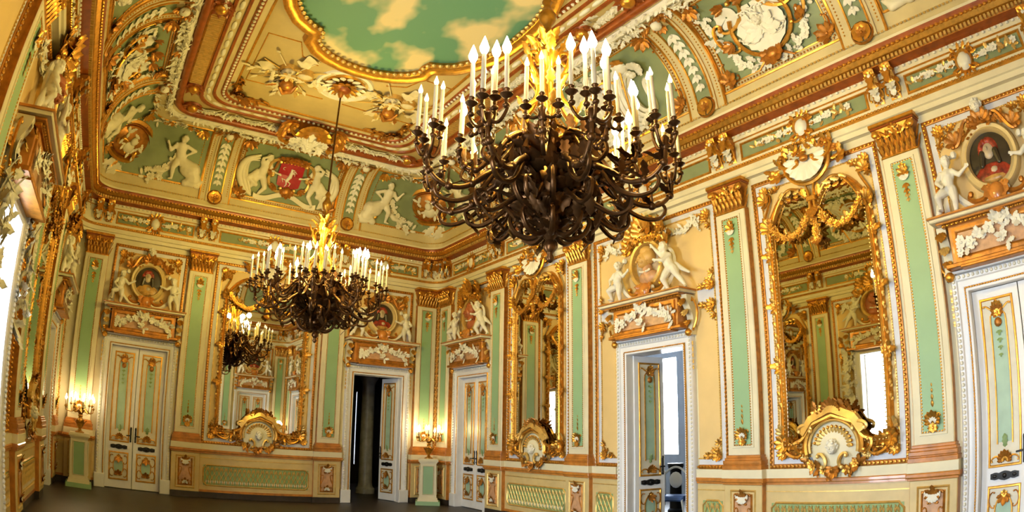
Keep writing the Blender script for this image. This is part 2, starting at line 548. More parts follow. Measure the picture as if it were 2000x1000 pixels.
# ================================================================== entablature
ENT = [(.0, 5.22), (.09, 5.22), (.09, 5.29), (.12, 5.30), (.12, 5.385), (.16, 5.40), (.16, 5.425), (.10, 5.45), (.07, 5.46),
       (.07, 5.83), (.10, 5.84), (.10, 5.93), (.15, 5.95), (.24, 5.97), (.25, 6.03), (.30, 6.045), (.345, 6.10), (.375, 6.11), (.385, 6.145), (.40, 6.165), (.40, 6.205), (.31, 6.21)]
ENT_M = [0, 0, 0, 0, 1, 1, 1, 0, 0, 1, 0, 3, 3, 2, 1, 1, 2, 3, 3, 0, 0]
tr = obj('trim_1', sweep_room(ENT, ENT_M).mesh('trim_entablature', ['cream', 'gold', 'gold_deep', 'rust'], sharp=30))
tag(tr, 'cream and gilded entablature running round the hall above the pilasters', 'cornice', kind='structure')

def ring_row(name, n, z, step, shape, m, s, parent, rc=RC):
    mb = MB()
    for (x, y, zz, a) in ring_units(n, z, step, rc):
        mb.add(shape, 0, T3((x, y, zz), RZ(a), s))
    return obj(name, mb.mesh(name, m), parent, stuff=True)
ring_row('dentil_row', .262, 6.003, .062, box(-.5, .5, -.5, .5, -.5, .5), 'gold_pale', (.034, .05, .05), tr)
ring_row('egg_row', .362, 6.108, .075, ball((0, 0, 0), .5, 6, 4), 'gold', (.062, .05, .05), tr)
ring_row('leaf_row', .115, 5.90, .095, ball((0, 0, 0), .5, 6, 4), 'stucco_white', (.058, .05, .04), tr)
ring_row('bead_row', .17, 5.412, .05, ball((0, 0, 0), .5, 5, 4), 'gold', (.04, .03, .03), tr)

# ================================================================== cove and ceiling
def cove_nz(t, h=0.0):
    a, b = NC1 - NC0, ZC1 - ZC0
    n = NC0 + a * (1 - math.cos(t)); z = ZC0 + b * math.sin(t)
    nx, nzv = b * math.cos(t), -a * math.sin(t); l = math.hypot(nx, nzv)
    return n + h * nx / l, z + h * nzv / l
_tt = np.linspace(0, PI / 2, 200)
_nn = NC0 + (NC1 - NC0) * (1 - np.cos(_tt)); _zz = ZC0 + (ZC1 - ZC0) * np.sin(_tt)
_ss = np.concatenate([[0], np.cumsum(np.hypot(np.diff(_nn), np.diff(_zz)))])
COVE_S = _ss[-1]
def bend(v):
    """(u, -relief, arc length) -> wall coordinates on the cove"""
    s = v[:, 2]; t = np.interp(s, _ss, _tt); over = np.where(s > COVE_S, s - COVE_S, 0); under = np.where(s < 0, s, 0)
    a, b = NC1 - NC0, ZC1 - ZC0
    nx, nz = b * np.cos(t), -a * np.sin(t); l = np.hypot(nx, nz); h = -v[:, 1]
    n = NC0 + a * (1 - np.cos(t)) + h * nx / l + over; z = ZC0 + b * np.sin(t) + h * nz / l + under
    return np.stack([v[:, 0], -n, z], 1)

prof = [cove_nz(t) for t in np.linspace(0, PI / 2, 15)]
cv = sweep_room(prof, [0] * 14)
cei = obj('ceiling', cv.mesh('cove', 'cove_cream', sharp=60)); cei['kind'] = 'structure'
# flat ceiling with stepped bands
FL = [(NC1 - .01, 7.60), (NC1 + .06, 7.60), (1.62, 7.66), (1.74, 7.66), (1.78, 7.70), (2.08, 7.70), (2.09, 7.67), (2.14, 7.67), (2.15, 7.70), (2.31, 7.70), (2.32, 7.67), (2.36, 7.67), (2.37, 7.70), (2.45, 7.70), (2.46, 7.68), (2.55, 7.68), (2.56, 7.70), (2.66, 7.71), (2.67, 7.69), (2.70, 7.69), (2.71, 7.73)]
fm = sweep_room(FL, [0, 0, 1, 1, 2, 1, 1, 1, 0, 1, 1, 1, 0, 1, 1, 1, 0, 3, 3, 3])
obj('ceiling_band', fm.mesh('ceiling_band', ['cove_cream', 'rust', 'ceiling_field', 'gold'], sharp=30), cei)
obj('ceiling_panel', MB().add(box(XL + 2.5, W - 2.5, -L + 2.5, -2.5, ZCEIL, ZCEIL + .1)).mesh('ceiling_panel', 'ceiling_field', smooth=False), cei)
obj('roof_slab', MB().add(box(XL - .4, W + .4, -L - .4, .4, 7.9, 8.1)).mesh('roof_slab', 'cream', smooth=False), cei)
# the two rolls at the top of the cove: white leafy roll and rust torus
def ring_tube(name, n, z, r, m, parent, rc=RC, seg=10):
    p = ring(n, rc, 8); p = np.c_[p, np.full(len(p), z)]
    return obj(name, MB().add(tube(p, r, seg, closed=True)).mesh(name, m, sharp=180), parent)
def leafy_roll(name, n, z, r, m, step, parent):
    mb = MB(); rng = random.Random(3)
    p = ring(n, RC, 8); mb.add(tube(np.c_[p, np.full(len(p), z)], r * .8, 8, closed=True))
    for (x, y, zz, a) in ring_units(n, z, step):
        for k in range(3):
            ang = rng.uniform(-1.5, 1.5)
            off = np.array([math.cos(a + PI / 2) * math.sin(ang) * r * .75, math.sin(a + PI / 2) * math.sin(ang) * r * .75, -math.cos(ang) * r * .75])
            mb.add(PETAL, 0, T3(np.array((x, y, zz)) + off, RZ(a) @ RX(ang) @ RX(PI) @ RX(-PI / 2 + rng.uniform(-.3, .3)) @ RY(rng.uniform(-2.2, 2.2)), r * rng.uniform(1.0, 1.5)))
    return obj(name, mb.mesh(name, m), parent, stuff=True)
leafy_roll('laurel_roll', NC1 + .04, 7.60, .085, 'stucco_white', .085, cei)
ring_tube('rust_torus', NC1 + .20, 7.65, .075, 'rust', cei)
ring_row('ceiling_bead_row', 2.505, 7.668, .105, ball((0, 0, 0), .5, 6, 4), 'stucco_white', (.065, .065, .05), cei)
ring_row('laurel_dash_row', 2.23, 7.69, .30, ball((0, 0, 0), .5, 8, 5), 'stucco_white', (.26, .085, .05), cei)
ring_row('cove_foot_beads', NC0 + .035, 6.33, .06, box(-.5, .5, -.5, .5, -.5, .5), 'gold_pale', (.034, .02, .022), cei)

# ceiling field: the lobed gilt frame and its painted sky
q = [(0, 2.32), (.30, 2.29), (.60, 2.19), (.82, 2.05), (.96, 1.88), (.955, 1.72), (1.0, 1.56), (1.16, 1.50), (1.36, 1.36), (1.55, 1.10), (1.68, .80), (1.75, .42)]
CXF, CYF = 4.66, -7.25
half = [(x, y) for x, y in q] + [(1.775, 0)] + [(x, -y) for x, y in q[::-1]]
lob = half + [(-x, y) for x, y in half[::-1][1:-1]]
lob = np.array(lob)
def flatz(sh, z):   # x-z wall shape -> ceiling (relief hangs down)
    v, f = sh; v = np.asarray(v); return (np.stack([v[:, 0] + CXF, v[:, 2] + CYF, z + v[:, 1]], 1), f)
fr = MB()
fr.add(flatz(sweep2(lob, [(-.05, 0), (-.06, .05), (-.01, .09), (.02, .07), (.11, .09), (.14, .12), (.18, .11), (.21, .03), (.22, .0), (.22, -.10)]), ZCEIL), 0)
p3 = [(CXF + x, CYF + y, ZCEIL - .085) for x, y in resample(lob * .962, .12)]
for x, y, z in p3: fr.add(ball((x, y, z), (.046, .046, .03), 6, 4), 1)
p4 = [(CXF + x, CYF + y, ZCEIL - .02) for x, y in resample(lob * 1.06, .15)]
for x, y, z in p4: fr.add(ball((x, y, z), (.03, .03, .03), 6, 4), 2)
pic = thing('ceiling_fresco', 'painted cloudy green sky on the ceiling in a lobed gilt frame', 'fresco', Matrix.Identity(4))
obj('gilt_frame', fr.mesh('fresco_frame', ['gold', 'gold_pale', 'stucco_white'], sharp=50), pic)
c = MB(); n_ = len(lob)
c.add((np.concatenate([[[0, 0, 0]], np.c_[lob, np.zeros(n_)]]), [np.array([(0, 1 + (i + 1) % n_, 1 + i) for i in range(n_)])]))
obj('painted_sky', c.mesh('painted_sky', 'sky_fresco', smooth=False), pic, (CXF, CYF, ZCEIL - .004))

# ceiling ornaments: rosette medallions, trophies, shells and fluted bars
def hang(fn):       # build in wall plane, map to the ceiling (x, -z -> y)
    def m(v): return np.stack([v[:, 0], v[:, 2], v[:, 1]], 1)
    return m
def rosette_mesh():
    mb = MB()
    mb.add(sweep2(oval(0, 0, .50, .50, 32), [(-.05, 0), (-.03, .04), (.02, .05), (.06, .0)]), 1)
    mb.add(sweep2(oval(0, 0, .36, .36, 32), [(-.02, 0), (0, .04), (.03, .0)]), 0)
    for k in range(14): mb.add(PETAL, 1, T2(.20 * math.sin(k * 2 * PI / 14), .20 * math.cos(k * 2 * PI / 14), -k * 360 / 14, .22, -.03, sx=.26))
    for k in range(10): mb.add(LEAF, 0, T2(.05 * math.sin(k * 2 * PI / 10), .05 * math.cos(k * 2 * PI / 10), -k * 36, .24, -.06, sx=.24))
    mb.add(disc(0, 0, .36, .36, -.01), 3); mb.add(disc(0, 0, .13, .13, -.10, 16, .06), 2)
    return mb.map(hang(0)).mesh('rosette', ['gold', 'stucco_white', 'rust', 'gold_deep'], sharp=50)
def trophy_mesh(seed):
    rng = random.Random(seed); mb = MB()
    for k in range(11):                                                       # spears and banners fanned behind
        a = -150 + k * 30 + rng.uniform(-8, 8); l = rng.uniform(.50, .72); d = np.array([math.sin(math.radians(a)), math.cos(math.radians(a))]); n = np.array([d[1], -d[0]])
        mb.add(tube(to3(np.array([d * .05, d * l]), -.03), [.012, .008], 5), 0 if k % 2 else 1)
        if k % 3 == 0:
            mb.add(PETAL, 1, T2(d[0] * l, d[1] * l, -a, .12, -.03, sx=.14))
        elif k % 3 == 1:
            v = []; m_ = 7
            for i in range(m_):
                q = d * (l - .30 + .28 * i / (m_ - 1))
                for w in (0, .10, .20): v.append((q[0] + n[0] * w, -.04 - .03 * math.sin(i * 1.3 + w * 20), q[1] + n[1] * w))
            mb.add((v, [gridf(m_, 3)]), 1)
        else:
            for i in range(4): mb.add(LEAF, 1, T2(d[0] * (l - .32 + i * .09), d[1] * (l - .32 + i * .09), -a + (35 if i % 2 else -35), .15, -.03))
    for k in range(26): mb.add(LEAF, (1, 1, 0)[k % 3], T2(rng.uniform(-.34, .34), rng.uniform(-.26, .26), rng.uniform(0, 360), rng.uniform(.10, .18), -.05))
    mb.add(ball((-.04, -.05, -.06), (.12, .07, .14), 12, 8), 1)
    for k in range(8): mb.add(LEAF, 0 if k % 2 else 1, T2(-.04, -.06, k * 45, .15, -.10))
    mb.add(sweep2(oval(-.04, -.06, .16, .19, 20), [(-.02, 0), (0, .07), (.03, 0)]), 0)
    mb.add(sweep2(oval(.20, -.12, .13, .10, 18), [(-.02, 0), (0, .09), (.03, 0)]), 0); mb.add(disc(.20, -.12, .12, .09, -.06, 18, .04), 1)
    mb.add(ball((.0, -.13, .16), (.11, .09, .10), 10, 7), 2); cap_ = [(-.10, -.16, .20), (-.02, -.19, .30), (.10, -.16, .26), (.15, -.12, .14)]
    mb.add(tube(cap_, [.03, .05, .045, .02], 7), 2)
    for k in range(9): mb.add(LEAF, 2 if k % 2 else 0, T2(rng.uniform(-.2, .2), .2 + rng.uniform(-.05, .12), rng.uniform(-90, 90), .16, -.12))
    return mb.map(hang(0)).mesh('trophy', ['gold_pale', 'trophy', 'gold_deep'], sharp=50)
for k, yy in enumerate((-4.18, -10.32)):
    where = 'farther' if k == 0 else 'nearer'
    o = obj('ceiling_rosette', cached('ros', rosette_mesh), None, (4.66, yy, ZCEIL))
    tag(o, 'round gilt and white ceiling rosette above the %s chandelier' % where, 'rosette', 'ceiling rosettes')
    for s in (-1, 1):
        o = obj('trophy_relief', cached(('tr', s), lambda: trophy_mesh(11 + s)), None, (4.66 + s * 1.02, yy + (.08 if k == 0 else -.08), ZCEIL), (0, 0, 0), (1.2, 1.15, 1.2))
        tag(o, 'stucco trophy of arms on the ceiling beside the %s rosette, %s side' % (where, 'window' if s < 0 else 'mirror'), 'relief', 'ceiling trophies')
# gilt lines framing the trophy fields
tl = MB()
for sy in (1, -1):
    for s in (1, -1):
        pth = [(4.66 + s * .20, -7.25 + sy * 3.75), (4.66 + s * 1.72, -7.25 + sy * 3.78), (4.66 + s * 1.72, -7.25 + sy * 2.1), (4.66 + s * 1.15, -7.25 + sy * 2.1), (4.66 + s * 1.0, -7.25 + sy * 2.5), (4.66 + s * .66, -7.25 + sy * 2.66)]
        tl.add(tube([(x, y, ZCEIL - .004) for x, y in pth], .013, 5))
obj('gilt_line', tl.mesh('gilt_line', 'gold'), cei)

# fluted bars and laurel bars between the rolls and the bead row on the ceiling border
def fluted_bar(l, w=.30):
    mb = MB(); n = max(4, int(l / .06)); mb.add(box(-l / 2, l / 2, -w / 2, w / 2, -.012, 0), 1)
    for k in range(n):
        x = -l / 2 + (k + .5) * l / n
        mb.add(tube([(x, -w / 2 + .03, -.012), (x, w / 2 - .03, -.012)], l / n * .36, 5), 0)
    return mb.mesh('fluted_bar', ['gold_pale', 'gold_deep'], sharp=50)
def laurel_bar(l):
    mb = MB(); rng = random.Random(5)
    foliage(mb, [(-l / 2, 0), (l / 2, 0)], .2, rng, 0, 0, 0, 1.1, .25, 1.0)
    foliage(mb, [(-l / 2, .05), (l / 2, -.05)], .16, rng, 0, 0, -.03, 1.0, .5, 1.0)
    return mb.map(hang(0)).mesh('laurel_bar', 'stucco_white')
def corner_scroll():
    mb = MB()
    for k in range(10): mb.add(LEAF, 0, T2(0, 0, k * 36, .24, -.02))
    mb.add(ball((0, -.05, 0), (.12, .09, .12), 10, 6), 1); mb.add(sweep2(oval(0, 0, .17, .17, 20), [(-.03, 0), (0, .05), (.03, 0)]), 0)
    return mb.map(hang(0)).mesh('corner_boss', ['rust', 'gold'])
yb = [-2.75, -5.55, -6.60, -7.90, -8.95, -11.75]
for sx in (0, 1):
    x = XL + 1.93 if sx == 0 else W - 1.93
    for k, kind in enumerate(('f', 'l', 'l', 'l', 'f')):
        l = round(yb[k] - yb[k + 1] - .3, 3)
        obj('fluted_bar' if kind == 'f' else 'laurel_bar', cached(('bar', kind, l), lambda: fluted_bar(l) if kind == 'f' else laurel_bar(l)), cei, (x, (yb[k] + yb[k + 1]) / 2, 7.70), (0, 0, PI / 2))
    for q in yb: obj('ceiling_boss', cached('boss', corner_scroll), cei, (x, q, 7.69))
for sy in (0, 1):
    y = -1.93 if sy == 0 else -L + 1.93
    for k, x in enumerate((2.75, 3.75, 5.55, 6.55)):
        obj('laurel_bar', cached(('bar2', 0), lambda: laurel_bar(.95)), cei, (x, y, 7.70))
    for x in (2.15, W - 2.05): obj('ceiling_boss', cached('boss', corner_scroll), cei, (x, y, 7.69))

def field_corner():
    mb = MB(); rng = random.Random(15)
    foliage(mb, [(.02, .62), (.06, .30), (.10, .10), (.30, .06), (.62, .02)], .2, rng, 0, 1, 0, 1.7, .3, 1.0); spray(mb, .08, .08, -45, .4, 0, 7, 150, -.02)
    scroll(mb, 'S', (.05, .75), (.14, .20), .025, 1, y=-.02); scroll(mb, 'S', (.75, .05), (.20, .14), .025, 1, True, y=-.02)
    return mb.map(hang(0)).mesh('field_corner', ['gold_deep', 'gold'])
for sx in (1, -1):
    for sy in (1, -1):
        obj('field_corner', cached('fco', field_corner), cei, (4.6 - sx * 1.78, -7.25 - sy * (L / 2 - 2.86), ZCEIL), scale=(sx, sy, 1))
# ================================================================== rooms behind the open doors
def shell_room(key, u0, u1, d, h, m, open_u=None):
    """closed box of rooms behind a wall, in wall coordinates; child of nothing, structure"""
    mb = MB(); t = .1; y0 = .345
    mb.add(box(u0 - t, u0, y0, d, 0, h)); mb.add(box(u1, u1 + t, y0, d, 0, h))
    mb.add(box(u0 - t, u1 + t, y0, d, h, h + t))
    if open_u:
        a, b, z0, z1 = open_u
        mb.add(box(u0 - t, a, d, d + t, 0, h)); mb.add(box(b, u1 + t, d, d + t, 0, h)); mb.add(box(a, b, d, d + t, 0, z0)); mb.add(box(a, b, d, d + t, z1, h))
    else: mb.add(box(u0 - t, u1 + t, d, d + t, 0, h))
    o = obj('wall_beyond_' + key, mb.mesh('room_' + key, m, smooth=False)); o.matrix_world = WM[key]; o['kind'] = 'structure'
    return o
# ================================================================== figures (one continuous surface each)
def cap(mb, p, r, seg=9):
    p = np.asarray(p, float); mb.add(tube(p, r, seg))
    for q, rr in zip(p, r): mb.add(ball(q, rr * .995, 9, 6))

def hand(mb, wrist, d, s, palm=(0, -1, 0)):
    d = np.asarray(d, float); d /= np.linalg.norm(d); n = np.asarray(palm, float); side = np.cross(d, n); side /= np.linalg.norm(side) + 1e-9; n = np.cross(side, d)
    w = np.asarray(wrist, float)
    cap(mb, [w, w + d * .035 * s], [.020 * s, .024 * s], 7)
    for k, (o, l) in enumerate(((-.018, .040), (-.006, .047), (.006, .044), (.018, .034))):
        b = w + d * .045 * s + side * o * s
        cap(mb, [b, b + d * l * .55 * s + n * .002 * s, b + d * l * .85 * s + n * .016 * s], [.0085 * s, .008 * s, .007 * s], 5)
    b = w + d * .015 * s - side * .022 * s
    cap(mb, [b, b + d * .022 * s - side * .018 * s, b + d * .042 * s - side * .018 * s + n * .01 * s], [.010 * s, .009 * s, .007 * s], 5)

def head(mb, c, s, yaw=0.0, tilt=0.0, curls=True, seed=1):
    h = MB(); rng = random.Random(seed)
    h.add(ball((0, 0, .02), (.80, .92, 1.0), 14, 9)); h.add(ball((0, -.25, -.35), (.62, .62, .62), 10, 7))     # skull, jaw
    h.add(ball((.40, -.52, -.28), (.26, .22, .24), 8, 5)); h.add(ball((-.40, -.52, -.28), (.26, .22, .24), 8, 5))  # cheeks
    cap(h, [(0, -.86, .12), (0, -1.02, -.16)], [.09, .15], 7)                                                   # nose
    h.add(ball((0, -.80, -.46), (.24, .12, .09), 8, 5)); h.add(ball((0, -.72, -.70), (.2, .16, .14), 8, 5))     # mouth, chin
    for sx in (-1, 1):
        cap(h, [(sx * .14, -.87, .20), (sx * .50, -.74, .22)], [.10, .08], 6)                                   # brow
        h.add(ball((sx * .32, -.74, .05), (.13, .10, .09), 7, 5)); h.add(ball((sx * .84, .02, -.05), (.12, .2, .26), 7, 5))   # eye, ear
    if curls:
        for k in range(46):
            a = rng.uniform(0, 2 * PI); t = rng.uniform(.12, 1.35)
            d = np.array([math.cos(a) * math.cos(t), math.sin(a) * math.cos(t), math.sin(t)])
            if d[1] < -.55 and d[2] < .62: continue
            h.add(ball(d * np.array([.84, .95, 1.03]) + np.array([0, .04, .06]), rng.uniform(.2, .3), 6, 4))
    R = RZ(yaw) @ RX(tilt)
    v = np.concatenate(h.V); mb.add((v @ R.T * s + np.asarray(c), [f for f, _ in h.F]))

def figure(P, s=1.0, seed=1, adult=False, curls=True):
    """P: joint positions for a body of height about 1"""
    mb = MB(); A = .80 if adult else 1.0
    pe, ch, ne, he = map(np.array, (P['pelvis'], P['chest'], P['neck'], P['head']))
    mid = (pe + ch) / 2
    mb.add(ball(ch, (.125 * A, .092 * A, .13), 12, 8)); mb.add(ball(mid + np.array([0, -.018, 0]), (.108 * A, .098 * A, .12), 12, 8)); mb.add(ball(pe, (.118 * A, .10 * A, .10), 12, 8))
    cap(mb, [pe, mid, ch], [.105 * A, .095 * A, .11 * A], 12)
    cap(mb, [ch + (ne - ch) * .5, ne, he], [.06 * A, .045 * A, .045 * A], 9)
    for k in ('armR', 'armL'):
        a = P[k]; cap(mb, [ch + (np.array(a[0]) - ch) * .6, a[0], a[1]], [.055 * A, .055 * A, .042 * A]); cap(mb, [a[1], a[2]], [.042 * A, .027 * A])
        hand(mb, a[2], np.array(a[2]) - np.array(a[1]), 1.15 if not adult else 1.0)
    for k in ('legR', 'legL'):
        if k not in P: continue
        a = [np.array(q, float) for q in P[k]]
        cap(mb, [a[0], (a[0] * .5 + a[1] * .5), a[1]], [.088 * A, .082 * A, .058 * A]); calf = a[1] * .65 + a[2] * .35
        cap(mb, [a[1], calf + np.array([0, .012, 0]), a[2]], [.056 * A, .054 * A, .032 * A])
        cap(mb, [a[2] + np.array([0, .015, -.005]), a[3]], [.032 * A, .022 * A], 7)
        d = a[3] - a[2]; d[2] = 0; d /= np.linalg.norm(d) + 1e-9; sd = np.cross(d, (0, 0, 1))
        for q in range(5): mb.add(ball(a[3] + sd * (q - 2) * .011 + d * (.018 - .003 * abs(q - 1)), .0095, 5, 4))
    head(mb, he, .098 if not adult else .072, P.get('yaw', 0), P.get('tilt', 0), curls, seed)
    for (p, r) in P.get('extra', []): cap(mb, p, r)
    for (c, r) in P.get('blob', []): mb.add(ball(c, r, 12, 8))
    return mb

def remeshed(mb, voxel, name, m, smooth=3):
    tmp = bpy.data.objects.new('tmp', mb.mesh('tmp', 'stucco_white', smooth=False)); COL.objects.link(tmp)
    r = tmp.modifiers.new('r', 'REMESH'); r.mode = 'VOXEL'; r.voxel_size = voxel; r.use_smooth_shade = True
    s = tmp.modifiers.new('s', 'SMOOTH'); s.factor = .5; s.iterations = smooth
    dg = bpy.context.evaluated_depsgraph_get()
    me = bpy.data.meshes.new_from_object(tmp.evaluated_get(dg)); me.name = name
    me.materials.clear(); me.materials.append(M[m])
    bpy.data.objects.remove(tmp)
    return me

POSE_A = dict(pelvis=(0, 0, .46), chest=(.03, 0, .655), neck=(.035, 0, .76), head=(.05, -.02, .875), yaw=.55, tilt=.0,
    armR=[(.135, -.02, .70), (.25, -.06, .60), (.38, -.07, .67)], armL=[(-.085, -.01, .70), (-.17, -.07, .57), (-.09, -.15, .47)],
    legR=[(.06, 0, .42), (.09, -.05, .23), (.06, .01, .045), (.09, -.07, .02)], legL=[(-.06, 0, .42), (-.19, -.12, .33), (-.19, .0, .14), (-.22, -.09, .12)],
    extra=[([(-.30, .06, .0), (-.24, .05, .20), (-.12, .05, .42)], [.05, .06, .03])])
POSE_B = dict(pelvis=(.02, 0, .47), chest=(-.07, -.01, .665), neck=(-.10, -.02, .765), head=(-.125, -.04, .885), yaw=-.6, tilt=.1,
    armR=[(.02, -.03, .71), (-.06, -.15, .60), (-.21, -.15, .64)], armL=[(-.17, -.02, .73), (-.27, -.06, .84), (-.37, -.06, .95)],
    legR=[(.08, 0, .44), (.20, -.04, .27), (.34, .02, .06), (.39, -.05, .025)], legL=[(-.05, 0, .43), (-.13, -.09, .25), (-.07, .0, .045), (-.11, -.08, .02)],
    extra=[([(.10, .05, .55), (.22, .07, .42), (.42, .06, .30)], [.03, .05, .025])])
POSE_C = dict(pelvis=(0, 0, .45), chest=(-.01, 0, .65), neck=(-.01, 0, .755), head=(-.03, -.02, .87), yaw=-.4, tilt=.05,
    armR=[(.09, -.02, .70), (.17, -.07, .58), (.06, -.14, .52)], armL=[(-.12, -.02, .70), (-.22, -.06, .62), (-.34, -.05, .66)],
    legR=[(.06, 0, .42), (.13, -.06, .25), (.17, .0, .045), (.20, -.08, .02)], legL=[(-.06, 0, .42), (-.10, -.08, .25), (-.03, .0, .05), (-.05, -.09, .02)],
    extra=[([(.18, .04, .10), (.15, .05, .34), (.10, .05, .50)], [.05, .045, .03])])
POSE_ANGEL = dict(pelvis=(0, 0, .50), chest=(.05, -.01, .70), neck=(.06, 0, .80), head=(.08, -.02, .885), yaw=.6, tilt=.25,
    armR=[(.13, -.01, .75), (.20, -.05, .63), (.30, -.05, .60)], armL=[(-.03, -.01, .75), (-.04, -.08, .88), (.06, -.07, .95)],
    legR=[(.05, 0, .47), (.12, -.08, .27), (.0, -.01, .10), (.03, -.06, .06)], legL=[(-.05, 0, .47), (-.14, -.03, .27), (-.24, .0, .08), (-.29, -.03, .05)],
    extra=[([(-.07, .0, .55), (-.20, -.02, .40), (-.06, -.05, .30)], [.06, .08, .05])])
POSE_TRITON = dict(pelvis=(0, 0, .50), chest=(-.02, -.02, .70), neck=(-.01, -.02, .80), head=(.0, -.03, .885), yaw=-.5, tilt=-.2,
    armR=[(.08, -.02, .75), (.23, -.04, .70), (.10, -.06, .60)], armL=[(-.11, -.02, .75), (-.20, -.06, .63), (-.25, -.07, .76)],
    legR=[(-.04, 0, .46), (-.10, -.10, .34), (-.09, -.02, .14), (-.14, -.06, .12)],
    extra=[([(.06, .0, .45), (.24, .0, .33), (.30, .0, .20), (.16, .0, .10), (.38, .0, .08), (.46, .0, .18)], [.10, .16, .13, .07, .055, .02]),
           ([(-.08, .03, .40), (-.26, .02, .24), (-.45, .02, .20), (-.60, .02, .24)], [.06, .05, .04, .015])],
    blob=[((.20, -.02, .34), (.19, .12, .15))])
def putto(k):
    P = {'a': POSE_A, 'b': POSE_B, 'c': POSE_C}[k]
    return remeshed(figure(P, seed=ord(k)), .0105, 'cherub_' + k, 'stucco_white', 2)
def relief_fig(k, w0):
    P = {'angel': POSE_ANGEL, 'triton': POSE_TRITON}[k]
    mb = figure(P, adult=True, seed=5)
    return mb

# ================================================================== pilasters and dado
def pil_shaft():
    mb = MB(); n = .115
    mb.add(bbox_(-.262, .262, -n, 0, 1.34, 4.80, .012), 0)
    mb.add(box(-.2665, -.2625, -n + .015, 0, 1.34, 4.80), 1); mb.add(box(.2625, .2665, -n + .015, 0, 1.34, 4.80), 1)  # gilt side returns, with their shade put into the deeper gold
    mb.add(sweep2(rect(-.165, .165, 1.46, 4.705), [(-.015, 0), (-.012, .014), (.012, .014), (.016, 0)], y0=-n), 2)
    return mb.mesh('pilaster_shaft', ['cream', 'gold_deep', 'cream'])
def pil_beads():
    mb = MB()
    beads(mb, rect(-.14, .14, 1.485, 4.68), .036, .0125, 0, True, -.12)
    return mb.mesh('gilt_beading', 'gold')
def pil_green():
    return MB().add(box(-.128, .128, -.1215, -.1, 1.49, 4.675)).mesh('green_panel', 'pilaster_green', smooth=False)
def pil_orn_top():
    mb = MB(); rng = random.Random(2); y = -.125
    mb.add(SHELL, 1, T2(0, 4.50, 180, .075, y)); spray(mb, 0, 4.52, 0, .13, 0, 5, 200, y); mb.add(FLOWER, 0, T2(0, 4.60, 0, .07, y - .01))
    for k, z in enumerate((4.40, 4.33, 4.27, 4.21)):
        s = .10 - k * .014
        mb.add(PETAL, 2 if k > 1 else 0, T2(0, z, 180, s, y)); mb.add(PETAL, 2 if k > 1 else 0, T2(0, z, 140, s * .8, y)); mb.add(PETAL, 2 if k > 1 else 0, T2(0, z, 220, s * .8, y))
    return mb.mesh('panel_ornament', ['gold', 'stucco_white', 'gold_pale'])
def pil_orn_bot():
    mb = MB(); y = -.125
    mb.add(SHELL, 1, T2(0, 1.57, 0, .085, y)); spray(mb, 0, 1.60, 0, .15, 0, 9, 210, y); spray(mb, 0, 1.53, 0, .09, 0, 7, 280, y)
    mb.add(FLOWER, 0, T2(0, 1.53, 0, .07, y - .02)); scroll(mb, 'C', (-.05, 1.52), (-.09, 1.66), .012, 0, y=y); scroll(mb, 'C', (.05, 1.52), (.09, 1.66), .012, 0, True, y=y)
    for k, z in enumerate((1.76, 1.84, 1.92, 1.99)): mb.add(PETAL, 0, T2(0, z, 0, .085 - k * .013, y))
    return mb.mesh('panel_ornament', ['gold', 'stucco_white'])
def pil_base():
    mb = MB()
    for (x, n, a, b) in ((.325, .175, 1.15, 1.205), (.312, .162, 1.205, 1.225), (.318, .168, 1.225, 1.275), (.30, .15, 1.275, 1.31), (.285, .138, 1.31, 1.345)):
        mb.add(bbox_(-x, x, -n, 0, a, b, .006))
    return mb.mesh('pilaster_base', 'orange_marble')
def capital():
    mb = MB(); z0 = Z_CB
    mb.add(bbox_(-.265, .265, -.125, 0, z0 - .01, z0 + .02, .01), 0)
    v = [];
    for (z, x, n) in ((z0, .24, .115), (z0 + .2, .25, .125), (z0 + .34, .29, .17), (z0 + .37, .30, .18)):
        v += [(-x, 0, z), (-x, -n, z), (x, -n, z), (x, 0, z)]
    mb.add((v, [gridf(4, 4)]), 1)
    for (zz, s, n, xs) in ((z0 + .01, .17, .125, (-.225, -.15, -.075, 0, .075, .15, .225)), (z0 + .10, .18, .135, (-.24, -.19, -.11, -.04, .04, .11, .19, .24)), (z0 + .19, .15, .15, (-.2, -.1, 0, .1, .2))):
        for x in xs: mb.add(LEAF, 0, T3((x, -n, zz), RX(.18), (s * .66, s * 1.2, s)))
    for sx in (-1, 1):
        for n in (.06,):
            for zz in (z0 + .01, z0 + .13): mb.add(LEAF, 0, T3((sx * .255, -n, zz), RZ(sx * PI / 2) @ RX(.12), (.13, .2, .2)))
        scroll(mb, 'S', (sx * .07, z0 + .24), (sx * .245, z0 + .31), .024, 0, sx > 0, y=-.185)
        scroll(mb, 'C', (sx * .275, z0 + .33), (sx * .21, z0 + .25), .02, 0, sx < 0, y=-.20)
        mb.add(ball((sx * .255, -.20, z0 + .305), (.055, .035, .055), 9, 6), 0)
    mb.add(FLOWER, 0, T2(0, z0 + .375, 0, .085, -.19)); spray(mb, 0, z0 + .25, 0, .13, 0, 3, 90, -.16)
    mb.add(bbox_(-.315, .315, -.205, 0, z0 + .37, z0 + .40, .008), 2); mb.add(bbox_(-.33, .33, -.22, 0, z0 + .40, Z_CT + .015, .01), 0)
    return mb.mesh('capital', ['gold', 'gold_deep', 'rust'])
